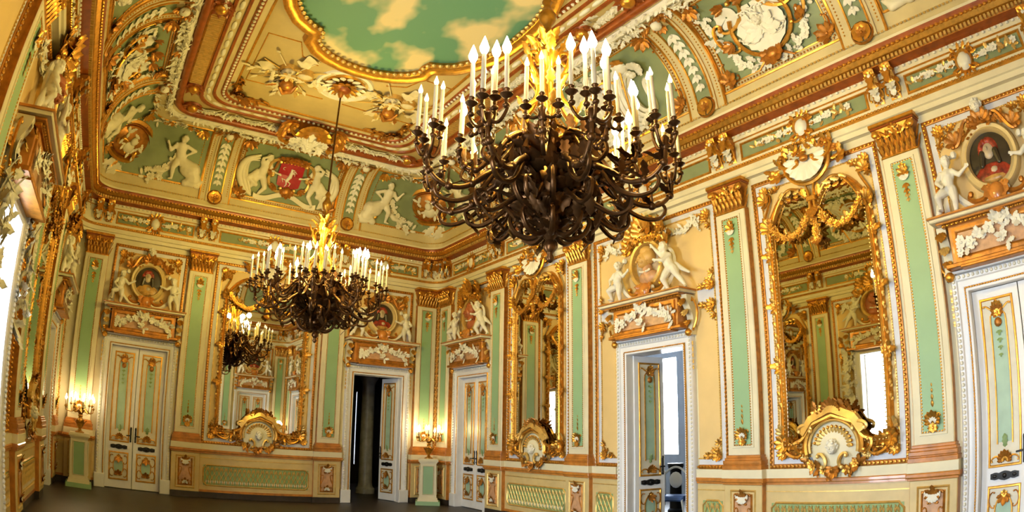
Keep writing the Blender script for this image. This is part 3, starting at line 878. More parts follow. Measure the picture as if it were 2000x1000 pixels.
def pedestal():
    mb = MB()
    mb.add(bbox_(-.31, .31, -.14, 0, .12, Z_DO, .008), 0)
    mb.add(box(-.3135, -.3105, -.13, 0, .12, Z_DO), 1); mb.add(box(.3105, .3135, -.13, 0, .12, Z_DO), 1)
    mb.add(sweep2(rect(-.2, .2, .20, .86), [(-.015, 0), (0, .014), (.015, 0)], y0=-.14), 2)
    mb.add(bbox_(-.33, .33, -.165, 0, Z_DO, Z_DO + .03, .006), 1); mb.add(bbox_(-.35, .35, -.185, 0, Z_DO + .03, 1.03, .012), 1)
    mb.add(bbox_(-.335, .335, -.175, 0, 1.03, Z_BB, .006), 3); mb.add(box(-.32, .32, -.13, 0, 0, .12), 4)
    return mb.mesh('pedestal', ['door_buff', 'orange_marble', 'gold_pale', 'cream', 'plinth_dark'])
def ped_panel():
    mb = MB(); y = -.148
    mb.add(box(-.14, .14, y, -.14, .26, .80), 0); mb.add(sweep2(rect(-.14, .14, .26, .80), [(-.02, 0), (0, .02), (.02, 0)], y0=-.14), 1)
    mb.add(SHELL, 2, T2(0, .79, 180, .11, y)); spray(mb, 0, .76, 0, .15, 1, 5, 200, y); scroll(mb, 'C', (-.13, .8), (-.06, .68), .016, 1, True, y=y); scroll(mb, 'C', (.13, .8), (.06, .68), .016, 1, y=y)
    spray(mb, 0, .29, 0, .14, 1, 5, 180, y); mb.add(SHELL, 2, T2(0, .29, 0, .07, y - .01))
    for s in (-1, 1): scroll(mb, 'S', (s * .12, .34), (s * .12, .62), .012, 1, s > 0, y=y)
    return mb.mesh('pedestal_panel', ['pink_marble', 'gold_deep', 'stucco_white'])

def add_pilaster(key, u):
    w = WALL[key]
    p = obj('pilaster', cached('pil', pil_shaft), w, (u, 0, 0))
    obj('green_panel', cached('pg', pil_green), p); obj('gilt_beading', cached('pb', pil_beads), p, stuff=True)
    obj('panel_ornament', cached('po1', pil_orn_top), p); obj('panel_ornament', cached('po2', pil_orn_bot), p)
    obj('pilaster_base', cached('pba', pil_base), p); obj('capital', cached('cap', capital), p)
    d = obj('pedestal', cached('ped', pedestal), w, (u, 0, 0)); obj('pedestal_panel', cached('pedp', ped_panel), d)

def dado_mesh(l):
    mb = MB(); h = l / 2
    mb.add(box(-h, h, -.05, 0, .12, Z_DO), 0); mb.add(box(-h, h, -.06, 0, .12, .17), 1)
    mb.add(box(-h, h, -.075, 0, Z_DO, Z_DO + .03), 1); mb.add(bbox_(-h - .01, h + .01, -.095, 0, Z_DO + .03, 1.03, .012), 1)
    mb.add(box(-h, h, -.085, 0, 1.03, Z_BB), 3); mb.add(box(-h, h, -.04, 0, 0, .12), 4)
    mb.add(box(-h, h, -.058, 0, .845, .86), 2)
    return mb.mesh('dado', ['door_buff', 'orange_marble', 'gold_pale', 'cream', 'plinth_dark'])
def fret_mesh(l):
    mb = MB(); h = l / 2; y = -.05; z0, z1 = .27, .70
    mb.add(box(-h, h, y - .004, y, z0, z1), 0)
    c = .07; oct_ = [(-h + c, z0), (h - c, z0), (h, z0 + c), (h, z1 - c), (h - c, z1), (-h + c, z1), (-h, z1 - c), (-h, z0 + c)]
    mb.add(sweep2(oct_, [(-.018, 0), (0, .02), (.018, 0)], y0=y), 1)
    n = int(l / .052)
    for k in range(n):
        x = -h + .04 + (l - .08) * (k + .5) / n
        t = np.linspace(0, 1, 9); xx = x + .022 * np.sin(t * 2 * PI * 2 + (0 if k % 2 else PI))
        mb.add(tube(np.stack([xx, np.full(9, y - .012), z0 + .03 + (z1 - z0 - .06) * t], 1), .0085, 4), 1)
        mb.add(PETAL, 1, T2(x, z1 - .12, 0, .07, y - .01)); mb.add(PETAL, 2, T2(x, z0 + .12, 180, .07, y - .01))
    return mb.mesh('fret_panel', ['fret_green', 'gold_pale', 'cream'])
def add_dado(key, u0, u1, fret=True):
    l = round(u1 - u0, 3)
    if l < .04: return
    d = obj('dado', cached(('dado', l), lambda: dado_mesh(l)), WALL[key], ((u0 + u1) / 2, 0, 0))
    if fret and l > .45: obj('fret_panel', cached(('fret', l), lambda: fret_mesh(l - .2)), d)

# ================================================================== bay panels
def bay_path(h, z0, z1, hw, o=0.0):
    h, z0, z1 = h - o, z0 + o, z1 - o
    return (rect(-h, h, z0, z1), True) if not hw else ([(hw, z0), (h, z0), (h, z1), (-h, z1), (-h, z0), (-hw, z0)], False)
def bay_frame(h, z0, z1, hw=0):
    mb = MB()
    p, c = bay_path(h, z0, z1, hw); q, c = bay_path(h, z0, z1, hw, .12)
    mb.add(sweep2(p, [(-.03, 0), (-.03, .022), (-.012, .03), (.012, .03), (.03, .016), (.032, 0)], c), 0)
    beads(mb, p, .058, .021, 1, c, -.036)
    mb.add(sweep2(q, [(-.014, 0), (-.01, .014), (.01, .014), (.014, 0)], c), 2)
    beads(mb, q, .036, .0105, 2, c, -.016)
    return mb.mesh('bay_moulding', ['gold_deep', 'gold', 'gold_pale'])
def bay_strip(h, z0, z1, hw=0):
    p, c = bay_path(h, z0, z1, hw, .07)
    return MB().add(sweep2(p, [(-.045, .004), (.045, .004)], c)).mesh('white_border', 'lavender')
def bay_field(h, z0, z1, hw=0):
    mb = MB(); x, a, b = h - .12, z0 + .12, z1 - .12
    if not hw: mb.add(box(-x, x, -.005, 0, a, b))
    else:
        mb.add(box(-x, -hw, -.005, 0, a, b)); mb.add(box(hw, x, -.005, 0, a, b)); mb.add(box(-hw, hw, -.005, 0, 3.6, b))
    return mb.mesh('field_panel', 'field_yellow', smooth=False)
def corner_orn():
    mb = MB(); rng = random.Random(9); y = -.012
    scroll(mb, 'S', (.0, -.28), (.06, -.03), .014, 0, y=y); scroll(mb, 'S', (.30, .0), (.05, -.05), .014, 0, y=y)
    spray(mb, .04, -.04, -45, .12, 0, 9, 300, y); spray(mb, .03, -.2, 180, .085, 0, 5, 200, y); spray(mb, .22, -.03, -90, .085, 0, 5, 200, y)
    for q in ((.1, -.12), (.15, -.05), (.04, -.13)): spray(mb, q[0], q[1], -45, .08, 0, 4, 160, y)
    mb.add(FLOWER, 0, T2(.05, -.05, 0, .075, y - .02))
    return mb.mesh('corner_ornament', 'gold')
def add_bay(key, u, h, z0=1.18, z1=5.08, corners='tb', hw=0):
    w = WALL[key]; k = (round(h, 3), z0, z1, hw)
    f = obj('bay_panel', cached(('bf',) + k, lambda: bay_field(*k)), w, (u, 0, 0))
    obj('bay_moulding', cached(('bm',) + k, lambda: bay_frame(*k)), f, stuff=True); obj('white_border', cached(('bs',) + k, lambda: bay_strip(*k)), f)
    for sx in (-1, 1):
        if 't' in corners: obj('corner_ornament', cached('co', corner_orn), f, (sx * (-h + .13), 0, z1 - .13), (0, 0, 0), (sx, 1, 1))
        if 'b' in corners: obj('corner_ornament', cached('co', corner_orn), f, (sx * (-h + .13), 0, z0 + .13), (0, 0, 0), (sx, 1, -1))
    return f

# ================================================================== frieze parts (children of the walls)
def frieze_panel(l):
    mb = MB(); h = l / 2; y = -.07
    mb.add(box(-h, h, y - .004, y, 5.53, 5.77), 0); mb.add(sweep2(rect(-h, h, 5.53, 5.77), [(-.022, 0), (-.012, .02), (.006, .022), (.022, .0)], y0=y), 1)
    return mb.mesh('frieze_panel', ['cove_green', 'gold'])
def frieze_cart(seed, span):
    rng = random.Random(seed); mb = MB(); y = -.08
    mb.add(disc(0, 5.65, .10, .13, y - .01, 18, .06), 1); mb.add(sweep2(oval(0, 5.65, .12, .15, 20), [(-.02, 0), (0, .05), (.03, 0)], y0=y), 0)
    for k in range(14): mb.add(LEAF, 0, T2(.13 * math.cos(k * PI / 7), 5.65 + .16 * math.sin(k * PI / 7), k * 180 / 7 - 90 + rng.uniform(-25, 25), .11, y - .02))
    scroll(mb, 'C', (-.15, 5.52), (-.16, 5.76), .02, 0, y=y - .02); scroll(mb, 'C', (.15, 5.52), (.16, 5.76), .02, 0, True, y=y - .02)
    for s in (-1, 1):
        foliage(mb, [(s * .2, 5.65), (s * span * .5, 5.66), (s * span * .9, 5.66)], .13, rng, 2, 1, y, 1.2, .45, .9)
    return mb.mesh('frieze_cartouche', ['gold', 'stucco_white', 'gold_pale'])
def console():
    mb = MB()
    t = np.linspace(0, 1, 12); prof_ = [(-.07 - .19 * (1 - tt) ** 1.4 - .015 * math.sin(tt * PI * 3), 5.95 - .44 * tt) for tt in t]
    v = [];
    for (yy, z) in prof_:
        for x in (-.075, -.03, 0, .03, .075): v.append((x, yy - (.018 if abs(x) < .05 else 0), z))
    mb.add((v, [gridf(12, 5)[:, ::-1]]), 0)
    for sx in (-1, 1):
        vv = [(sx * .075, -.05, p[1]) for p in prof_] + [(sx * .075, p[0], p[1]) for p in prof_]
        mb.add((vv, [gridf(2, 12)]), 1)
        scroll(mb, 'S', (sx * .078, 5.55), (sx * .078, 5.88), .016, 0, sx > 0, y=-.17)
    mb.add(LEAF, 0, T3((0, -.27, 5.90), RX(-.25) @ RY(PI), (.22, -.15, .26))); mb.add(LEAF, 2, T3((0, -.17, 5.72), RX(.0) @ RY(PI), (.22, -.2, .2)))
    mb.add(FLOWER, 2, T2(0, 5.56, 0, .075, -.12)); mb.add(ball((0, -.25, 5.86), (.05, .04, .04), 7, 5), 2)
    spray(mb, 0, 5.84, 0, .11, 0, 7, 240, -.25); spray(mb, 0, 5.70, 180, .12, 2, 5, 160, -.17); spray(mb, 0, 5.58, 180, .10, 0, 5, 180, -.11); spray(mb, 0, 5.62, 0, .09, 0, 5, 200, -.13)
    for sx in (-1, 1): mb.add(LEAF, 0, T2(sx * .06, 5.78, sx * -150, .14, -.17)); mb.add(ball((sx * .06, -.22, 5.88), (.03, .03, .03), 7, 5), 0)
    return mb.mesh('console', ['gold', 'gold_deep', 'stucco_white'])
def add_frieze(key):
    w = WALL[key]; us = [b[1] for b in BAYS[key] if b[0] == 'pil']
    for u in us:
        for s in (-1, 1): obj('console_bracket', cached('cons', console), w, (u + s * .125, 0, 0))
    for a, b in zip(us[:-1], us[1:]):
        l = round(b - a - .62, 3)
        p = obj('frieze_panel', cached(('fp', l), lambda: frieze_panel(l)), w, ((a + b) / 2, 0, 0))
        obj('frieze_cartouche', cached(('fc', l > 1.6), lambda: frieze_cart(4, .85 if l > 1.6 else .5)), p)
# ================================================================== mirrors
def mir_outline(h, z0=1.46, n=10):
    pts = [(-h, z0), (h, z0), (h, 4.36)]
    t = np.linspace(0, 1, n)
    pts += [(h - h * .94 * a, 4.36 + .36 * math.sin(PI * min(1, a * .98)) ** .8 + .10 * a) for a in t[1:]]
    left = [(-x, z) for x, z in pts[2:]][::-1]
    return pts + left
def mir_glass(h):
    p = np.array(mir_outline(h)); n = len(p); c_ = np.array([[0, 3.0]])
    v = np.concatenate([c_, p]); v = np.stack([v[:, 0], np.full(n + 1, -.03), v[:, 1]], 1)
    return MB().add((v, [np.array([(0, 1 + i, 1 + (i + 1) % n) for i in range(n)])])).mesh('mirror_glass', 'mirror_glass', smooth=False)
def mir_frame(h):
    rng = random.Random(21); mb = MB(); out = mir_outline(h)
    mb.add(sweep2(out, [(.012, .02), (.0, .06), (-.02, .085), (-.045, .07), (-.06, .085), (-.075, .05), (-.085, 0)]), 0)
    beads(mb, np.array(out) * np.array([1, 1]) , .05, .012, 1, True, -.085)
    for s in (-1, 1):
        for z in np.arange(1.9, 4.35, .155):
            mb.add(LEAF, 0, T2(s * (h + .02), z, s * -35 + rng.uniform(-12, 12), .14, -.06)); mb.add(LEAF, 1, T2(s * (h + .03), z + .06, s * -125 + rng.uniform(-12, 12), .10, -.05))
        for z in (2.5, 3.3, 4.0):
            mb.add(FLOWER, 0, T2(s * (h + .05), z, 0, .09, -.07)); spray(mb, s * (h + .05), z, s * -90, .18, 0, 3, 120, -.05)
    return mb.mesh('frame', ['gold', 'gold_pale'])
def mir_crest(h):
    rng = random.Random(22); mb = MB(); y = -.10
    sh = shell(10, -100, 100, .22)
    mb.add(sh, 1, T2(0, 5.16, 180, .33, y))
    a = np.radians(np.linspace(-108, 108, 22)); rim = np.stack([.355 * np.sin(a), 5.16 - .355 * np.cos(a)], 1)
    mb.add(tube(to3(rim, y - .03), .03, 6), 0)
    scroll(mb, 'C', (-.12, 5.14), (-.36, 5.27), .03, 0, True, y=y - .06); scroll(mb, 'C', (.12, 5.14), (.36, 5.27), .03, 0, y=y - .06)
    mb.add(ball((0, y - .09, 5.15), (.07, .05, .05), 8, 5), 2)
    foliage(mb, [(-.52, 5.08), (-.36, 5.26), (-.1, 5.32), (.1, 5.34), (.36, 5.27), (.52, 5.1)], .17, rng, 0, 2, y - .02, 1.4, .3, 1.0)
    for s in (-1, 1): spray(mb, s * .46, 5.06, s * -110, .2, 0, 4, 110, y)
    return mb.mesh('shell_crest', ['gold', 'stucco_white', 'gold_deep'])
def mir_arms(h):
    mb = MB(); y = -.10
    for s in (-1, 1):
        t = np.linspace(0, 1, 18)
        arc = np.stack([s * (h * .98 - h * .84 * t), 4.34 + .40 * np.sin(PI * t * .90) ** .8 + .13 * t], 1)
        mb.add(tube(to3(arc, y), np.linspace(.013, .022, 18), 6), 0)
        scroll(mb, 'J', (s * .07, 4.80), (s * .17, 4.34), .025, 0, s < 0, y=y - .03, tight=.9)
        mb.add(LEAF, 0, T2(s * .1, 4.62, s * -10, .16, y - .02)); spray(mb, s * .16, 4.32, s * -150, .11, 0, 5, 120, y)
        for (a_, b_) in ((.30, 80), (.42, 70), (.54, 60)): mb.add(LEAF, 1, T2(s * a_, 4.74, s * b_, .13, y)); mb.add(LEAF, 0, T2(s * a_, 4.70, s * (180 - b_), .11, y))
        spray(mb, s * (h + .02), 4.36, s * -35, .2, 0, 6, 150, y + .03); scroll(mb, 'S', (s * (h + .08), 4.36), (s * (h + .05), 4.86), .02, 0, s > 0, y=y + .04)
        spray(mb, s * (h + .07), 4.78, s * -10, .15, 0, 7, 220, y + .04)
    mb.add(bbox_(-.07, .07, y - .07, y, 4.55, 4.62, .01), 0); spray(mb, 0, 4.5, 180, .24, 0, 5, 60, y - .02)
    return mb.mesh('scroll_arm', ['gold', 'gold_pale'])
def mir_swag(h):
    rng = random.Random(23); mb = MB()
    foliage(mb, catenary((-h + .02, 4.40), (-.06, 4.42), .27), .13, rng, 0, 1, -.10, 1.7, .6, .8)
    foliage(mb, catenary((-h + .02, 4.40), (-.06, 4.42), .27), .10, rng, 2, 1, -.13, 1.4, .7, .8)
    return mb.mesh('flower_swag', ['gold', 'gold', 'gold_deep'])
def mir_drop():
    rng = random.Random(24); mb = MB()
    foliage(mb, [(0, 4.40), (.0, 4.02)], .12, rng, 0, 1, -.11, 1.8, .5, .7); spray(mb, 0, 4.08, 180, .16, 2, 5, 120, -.10)
    return mb.mesh('flower_drop', ['gold', 'gold', 'gold_deep'])
def mir_cart():
    rng = random.Random(25); mb = MB(); y = -.09
    zc = 1.42; a = np.radians(np.linspace(-15, 195, 26))
    mb.add(disc(0, zc, .36, .33, y + .02, 26, .05), 3)
    for (r, rz, w, m) in ((.40, .37, .035, 0), (.345, .315, .02, 1)):
        mb.add(tube(to3(np.stack([r * np.cos(a), zc + rz * np.sin(a)], 1), y - .03), w, 6), m)
    for q in np.radians(np.arange(0, 181, 13)):
        mb.add(ball((.265 * math.cos(q), y - .04, zc + .24 * math.sin(q)), (.022, .02, .022), 6, 4), 0)
        mb.add(LEAF, 1, T2(.17 * math.cos(q), zc + .15 * math.sin(q), math.degrees(q) - 90, .12, y - .02))
    top = [(-.56, 1.47), (-.42, 1.52), (-.30, 1.70), (0, 1.80), (.30, 1.70), (.42, 1.52), (.56, 1.47)]
    mb.add(tube(to3(resample(top, .06, False), y - .05), .028, 6), 0)
    mb.add(sweep2(resample([(-.40, 1.56), (-.27, 1.73), (0, 1.84), (.27, 1.73), (.40, 1.56)], .05, False), [(-.02, 0), (0, .10), (.09, .07), (.10, .0)], False, y), 1)
    for s in (-1, 1):
        scroll(mb, 'C', (s * .44, 1.36), (s * .50, 1.48), .025, 0, s < 0, y=y - .05); scroll(mb, 'C', (s * .30, 1.62), (s * .46, 1.62), .028, 1, s > 0, y=y - .06)
        scroll(mb, 'C', (s * .14, 1.16), (s * .20, 1.30), .026, 1, s > 0, y=y - .07)
    foliage(mb, [(-.30, 1.78), (-.15, 1.88), (0, 1.92), (.15, 1.88), (.30, 1.78)], .15, rng, 2, 0, y - .02, 1.8, .3, 1.0); spray(mb, 0, 1.82, 0, .22, 2, 9, 150, y - .02)
    foliage(mb, [(-.36, 1.22), (-.18, 1.12), (0, 1.07), (.18, 1.12), (.36, 1.22)], .13, rng, 2, 0, y - .02, 1.6, .3, 1.0); spray(mb, 0, 1.14, 180, .15, 2, 7, 200, y - .03)
    return mb.mesh('base_cartouche', ['gold', 'gold_pale', 'gold_deep', 'cream'])
def mir_mask():
    mb = MB(); head(mb, (0, -.15, 1.40), .085, 0, 0, True, 3)
    return mb.mesh('mask', 'stucco_white', sharp=80)
def mir_foot(h):
    rng = random.Random(26); mb = MB(); y = -.05
    scroll(mb, 'S', (-h + .05, 1.40), (-.42, 1.32), .028, 0, True, y=y); scroll(mb, 'C', (-h - .02, 1.52), (-h + .22, 1.38), .025, 0, y=y - .02)
    foliage(mb, [(-h + .02, 1.46), (-h + .3, 1.42), (-.45, 1.36)], .13, rng, 0, 1, y, 1.5, .3, .9); foliage(mb, [(-h + .02, 1.33), (-h + .3, 1.28), (-.42, 1.24)], .11, rng, 2, 1, y, 1.1, .3, .9)
    spray(mb, -h - .03, 1.47, 60, .17, 0, 8, 250, y); spray(mb, -h - .06, 1.60, 20, .15, 1, 5, 120, y + .02)
    return mb.mesh('foot_spray', ['gold', 'gold_pale', 'gold_deep'])
def add_mirror(key, u, wide, label, group='tall wall mirrors'):
    h = wide
    t = thing('wall_mirror', label, 'mirror', WM[key] @ Matrix.Translation((u, 0, 0)), group)
    k = round(h, 3)
    obj('mirror_glass', cached(('mg', k), lambda: mir_glass(h)), t); obj('frame', cached(('mf', k), lambda: mir_frame(h)), t)
    obj('shell_crest', cached('mcr', lambda: mir_crest(h)), t); obj('scroll_arm', cached(('ma', k), lambda: mir_arms(h)), t)
    for s in (1, -1):
        obj('flower_swag', cached(('ms', k), lambda: mir_swag(h)), t, scale=(s, 1, 1)); obj('foot_spray', cached(('mft', k), lambda: mir_foot(h)), t, scale=(s, 1, 1))
    obj('flower_drop', cached('md', mir_drop), t)
    c = obj('base_cartouche', cached('mc', mir_cart), t); obj('mask', cached('mm', mir_mask), c)
    return t

# ================================================================== doors
def door_casing():
    mb = MB(); w, h = DOOR_W / 2, DOOR_H
    path = [(-w, 0), (-w, h), (w, h), (w, 0)]
    mb.add(sweep2(path, [(0, -.34), (0, .05), (.012, .06), (.03, .06), (.045, .035), (.06, .05), (.12, .055), (.135, .08), (.185, .095), (.205, .07), (.205, 0)], False), 0)
    mb.add(sweep2(path, [(.03, .06), (.037, .072), (.05, .05)], False), 1)
    mb.add(bbox_(-w - .235, -w + .005, -.115, 0, 0, .30, .012), 0); mb.add(bbox_(w - .005, w + .235, -.115, 0, 0, .30, .012), 0)
    mb.add(bbox_(-w - .25, w + .25, -.13, 0, h + .205, h + .235, .01), 0)
    return mb.mesh('door_casing', ['door_white', 'gold'])
def door_beads():
    mb = MB(); w, h = DOOR_W / 2, DOOR_H
    beads(mb, [(-w - .165, .32), (-w - .165, h + .165), (w + .165, h + .165), (w + .165, .32)], .06, .024, 0, False, -.092)
    beads(mb, [(-w - .037, .05), (-w - .037, h + .037), (w + .037, h + .037), (w + .037, .05)], .035, .012, 1, False, -.068)
    return mb.mesh('casing_beading', ['stucco_white', 'gold'])
LW = DOOR_W / 2 - .006
def leaf_body():
    mb = MB()
    mb.add(bbox_(.004, LW, -.025, .025, .012, DOOR_H - .008, .004), 0)
    return mb.mesh('leaf', 'door_white')
def leaf_upper():
    mb = MB(); y = -.026; x0, x1, z0, z1 = .105, LW - .095, 1.0, DOOR_H - .13; xc = (x0 + x1) / 2; rng = random.Random(31)
    mb.add(box(x0, x1, y - .002, y, z0, z1), 1)
    mb.add(sweep2(rect(x0, x1, z0, z1), [(-.018, 0), (-.01, .014), (.006, .016), (.016, 0)], y0=y), 0)
    mb.add(box(xc - .085, xc + .085, y - .005, y, z0 + .26, z1 - .20), 2)
    a = np.radians(np.linspace(0, 180, 9)); arch = [(xc - .10, z0 + .24)] + [(xc - .10 * math.cos(q), z1 - .22 + .09 * math.sin(q)) for q in a] + [(xc + .10, z0 + .24)]
    mb.add(tube(to3(resample(arch, .06, False), y - .008), .011, 5), 0)
    for z in (z1 - .16,):
        spray(mb, xc, z, 0, .11, 3, 9, 280, y - .005); spray(mb, xc, z + .03, 0, .13, 0, 5, 120, y - .004); mb.add(FLOWER, 0, T2(xc, z, 0, .06, y - .02)); mb.add(ball((xc, y - .02, z - .11), (.05, .03, .055), 8, 5), 3)
        scroll(mb, 'S', (xc - .17, z + .08), (xc - .05, z + .05), .013, 0, y=y - .008); scroll(mb, 'S', (xc + .17, z + .08), (xc + .05, z + .05), .013, 0, True, y=y - .008)
        for k in range(4): spray(mb, xc, z - .2 - k * .085, 180, .07 - k * .006, 4, 3, 110, y - .006)
    spray(mb, xc, z0 + .06, 0, .14, 3, 9, 190, y - .005); mb.add(SHELL, 0, T2(xc, z0 + .05, 0, .055, y - .01)); mb.add(LEAF, 4, T2(xc, z0 + .2, 0, .16, y - .008))
    scroll(mb, 'C', (x0 + .03, z0 + .05), (xc - .07, z0 + .06), .012, 0, True, y=y - .008); scroll(mb, 'C', (x1 - .03, z0 + .05), (xc + .07, z0 + .06), .012, 0, y=y - .008)
    return mb.mesh('upper_panel', ['gold', 'door_panel', 'door_green', 'gold_deep', 'fret_green'])
def leaf_lower():
    mb = MB(); y = -.026; x0, x1, z0, z1 = .105, LW - .095, .20, .76; xc = (x0 + x1) / 2; zc = (z0 + z1) / 2
    mb.add(box(x0, x1, y - .002, y, z0, z1), 1); mb.add(sweep2(rect(x0, x1, z0, z1), [(-.018, 0), (-.01, .014), (.006, .016), (.016, 0)], y0=y), 0)
    mb.add(disc(xc, zc, .10, .17, y - .004, 20, .006), 2); mb.add(tube(to3(oval(xc, zc, .115, .19, 24), y - .008), .011, 5, closed=True), 0)
    for sx in (-1, 1):
        for sz in (-1, 1): scroll(mb, 'C', (xc + sx * .13, zc + sz * .22), (xc + sx * .12, zc + sz * .07), .011, 3, sx * sz > 0, y=y - .008)
    spray(mb, xc, z1 - .09, 180, .14, 3, 5, 150, y - .006); spray(mb, xc, z0 + .09, 0, .14, 3, 5, 150, y - .006); mb.add(FLOWER, 0, T2(xc, z1 - .08, 0, .06, y - .015))
    return mb.mesh('lower_panel', ['gold', 'door_panel', 'door_green', 'gold_deep'])
def leaf_plate():
    mb = MB(); xc = LW / 2 + .005; x = np.linspace(-1, 1, 15)
    hh = .030 + .012 * np.cos(x * PI * 1.5) ** 2 + .012 * (np.abs(x) < .3)
    up = [(xc + a * .185, .885 + b) for a, b in zip(x, hh)]; dn = [(xc + a * .185, .885 - b) for a, b in zip(x, hh)]
    v = [(p[0], -.044, p[1]) for p in up] + [(p[0], -.044, p[1]) for p in dn] + [(p[0], -.022, p[1]) for p in up] + [(p[0], -.022, p[1]) for p in dn]
    q = [(15 + i, 16 + i, 1 + i, i) for i in range(14)] + [(i, i + 1, 31 + i, 30 + i) for i in range(14)] + [(15 + i, 45 + i, 46 + i, 16 + i) for i in range(14)] + [(0, 30, 45, 15), (14, 29, 59, 44)]
    mb.add((v, [np.array(q)])); mb.add(ball((xc, -.045, .885), (.03, .015, .03), 8, 5))
    for s in (-1, 1): mb.add(ball((xc + s * .13, -.044, .885), (.03, .01, .02), 8, 5))
    return mb.mesh('push_plate', 'black_iron')
def leaf_handle():
    mb = MB(); x = LW - .045
    mb.add(bbox_(x - .018, x + .018, -.035, -.02, 1.0, 1.28, .004)); mb.add(tube([(x, -.03, 1.14), (x, -.085, 1.14), (x - .10, -.085, 1.135)], .011, 6)); mb.add(ball((x, -.04, 1.05), .016, 6, 4)); mb.add(ball((x, -.036, 1.29), (.02, .012, .03), 6, 4))
    return mb.mesh('handle', 'black_iron')
NDOOR = [0]
def add_door(key, u, label, ang=(0, 0), ycl=.10):
    NDOOR[0] += 1
    t = thing('door_%d' % NDOOR[0], label, 'door', WM[key] @ Matrix.Translation((u, 0, 0)), None, 'structure')
    c = obj('door_casing', cached('dc', door_casing), t); obj('casing_beading', cached('db', door_beads), c, stuff=True)
    for s, a in ((1, ang[0]), (-1, ang[1])):
        lf = obj('door_leaf', cached('lb', leaf_body), t, (-s * DOOR_W / 2, ycl, 0), (0, 0, math.radians(a * s)), (s, 1, 1))
        obj('upper_panel', cached('lu', leaf_upper), lf); obj('lower_panel', cached('ll', leaf_lower), lf)
        obj('push_plate', cached('lp', leaf_plate), lf, label='black iron push plate'); obj('handle', cached('lh', leaf_handle), lf, label='black iron door handle')
    return t

# ================================================================== overdoors
def od_box():
    mb = MB(); n = .24
    mb.add(bbox_(-.70, .70, -n, 0, 3.235, 3.70, .008), 0)
    mb.add(sweep2(rect(-.62, .62, 3.31, 3.63), [(-.04, .0), (-.035, .025), (.0, .03), (.03, .012), (.035, 0)], y0=-n), 1)
    mb.add(bbox_(-.78, .78, -n - .05, 0, 3.22, 3.27, .008), 1); mb.add(bbox_(-.60, .60, -n - .06, 0, 3.20, 3.235, .008), 1)
    return mb.mesh('frieze_box', ['orange_marble', 'gold_deep'])
def od_panel():
    return MB().add(box(-.59, .59, -.246, -.238, 3.34, 3.60)).mesh('box_panel', 'pink_marble', smooth=False)
def od_shelf():
    mb = MB()
    mb.add(bbox_(-.76, .76, -.29, 0, 3.69, 3.72, .008), 1); mb.add(bbox_(-.82, .82, -.34, 0, 3.72, 3.745, .008), 0)
    mb.add(bbox_(-.88, .88, -.40, 0, 3.745, 3.785, .012), 2); mb.add(bbox_(-.90, .90, -.42, 0, 3.785, 3.81, .008), 0)
    for x in np.arange(-.72, .73, .06): mb.add(ball((x, -.30, 3.705), (.02, .02, .014), 6, 4), 1)
    return mb.mesh('shelf', ['orange_marble', 'gold', 'cream'])
def od_console():
    mb = MB()
    t = np.linspace(0, 1, 14); pr_ = [(-.06 - .15 * (1 - q) ** 2 - .06 * q ** 6 - .02 * math.sin(q * 9), 3.72 - .60 * q) for q in t]
    v = [(x, a, z) for (a, z) in pr_ for x in (-.06, 0, .06)]; mb.add((v, [gridf(14, 3)[:, ::-1]]), 0)
    for s in (-1, 1): mb.add(([(s * .06, 0, p[1]) for p in pr_] + [(s * .06, p[0], p[1]) for p in pr_], [gridf(2, 14)]), 0)
    mb.add(ball((0, -.12, 3.16), (.062, .06, .06), 9, 6), 1); spray(mb, 0, 3.66, 180, .15, 1, 5, 90, -.22); spray(mb, 0, 3.50, 180, .13, 2, 5, 110, -.16); spray(mb, 0, 3.34, 180, .11, 1, 5, 130, -.12)
    for s in (-1, 1): scroll(mb, 'C', (s * .065, 3.20), (s * .065, 3.64), .02, 1, s > 0, y=-.08)
    for k in range(6): mb.add(PETAL, 2, T2(0, 3.02 - k * .085, 180, .12 - k * .008, -.055)); 
    for k in range(5): mb.add(FLOWER, 2, T2(0, 3.0 - k * .09, 0, .055, -.07))
    return mb.mesh('console', ['cream', 'gold', 'gold_pale'])
def od_garland(m1='stucco_white'):
    rng = random.Random(41); mb = MB(); y = -.27
    for s in (-1, 1):
        foliage(mb, catenary((s * .05, 3.66), (s * .56, 3.46), .05), .15, rng, 0, 0, y, 1.6, .5, .9); foliage(mb, [(s * .56, 3.5), (s * .58, 3.34)], .12, rng, 0, 0, y, 1.4, .5, .8)
    foliage(mb, [(0, 3.66), (0, 3.36)], .15, rng, 0, 0, y - .02, 1.7, .5, .8)
    return mb.mesh('fruit_garland', m1)
def med_frame(bust):
    rng = random.Random(42); mb = MB(); y = -.10; zc = 4.38
    mb.add(sweep2(oval(0, zc, .36, .385, 36), [(-.035, -.1), (-.035, .03), (-.01, .06), (.03, .05), (.055, .07), (.075, .03), (.08, -.1)], y0=y), 0)
    for s in (-1, 1):
        scroll(mb, 'C', (s * .46, 4.52), (s * .13, 3.97), .042, 1, s > 0, y=y - .05, tight=.9); scroll(mb, 'C', (s * .12, 4.02), (s * .34, 4.0), .034, 2, s < 0, y=y - .07)
        scroll(mb, 'S', (s * .44, 4.62), (s * .16, 4.86), .03, 2, s < 0, y=y - .04); spray(mb, s * .4, 4.66, s * -40, .2, 2, 4, 120, y - .02)
    mb.add(ball((0, y - .10, 3.93), (.11, .07, .13), 10, 6), 3); spray(mb, 0, 4.02, 180, .27, 3, 7, 170, y - .06); spray(mb, 0, 3.86, 180, .22, 3, 5, 80, y - .16)
    return mb.mesh('frame', ['gold_pale' if bust else 'door_buff', 'stucco_white', 'gold' if bust else 'gold_deep', 'orange_marble'])
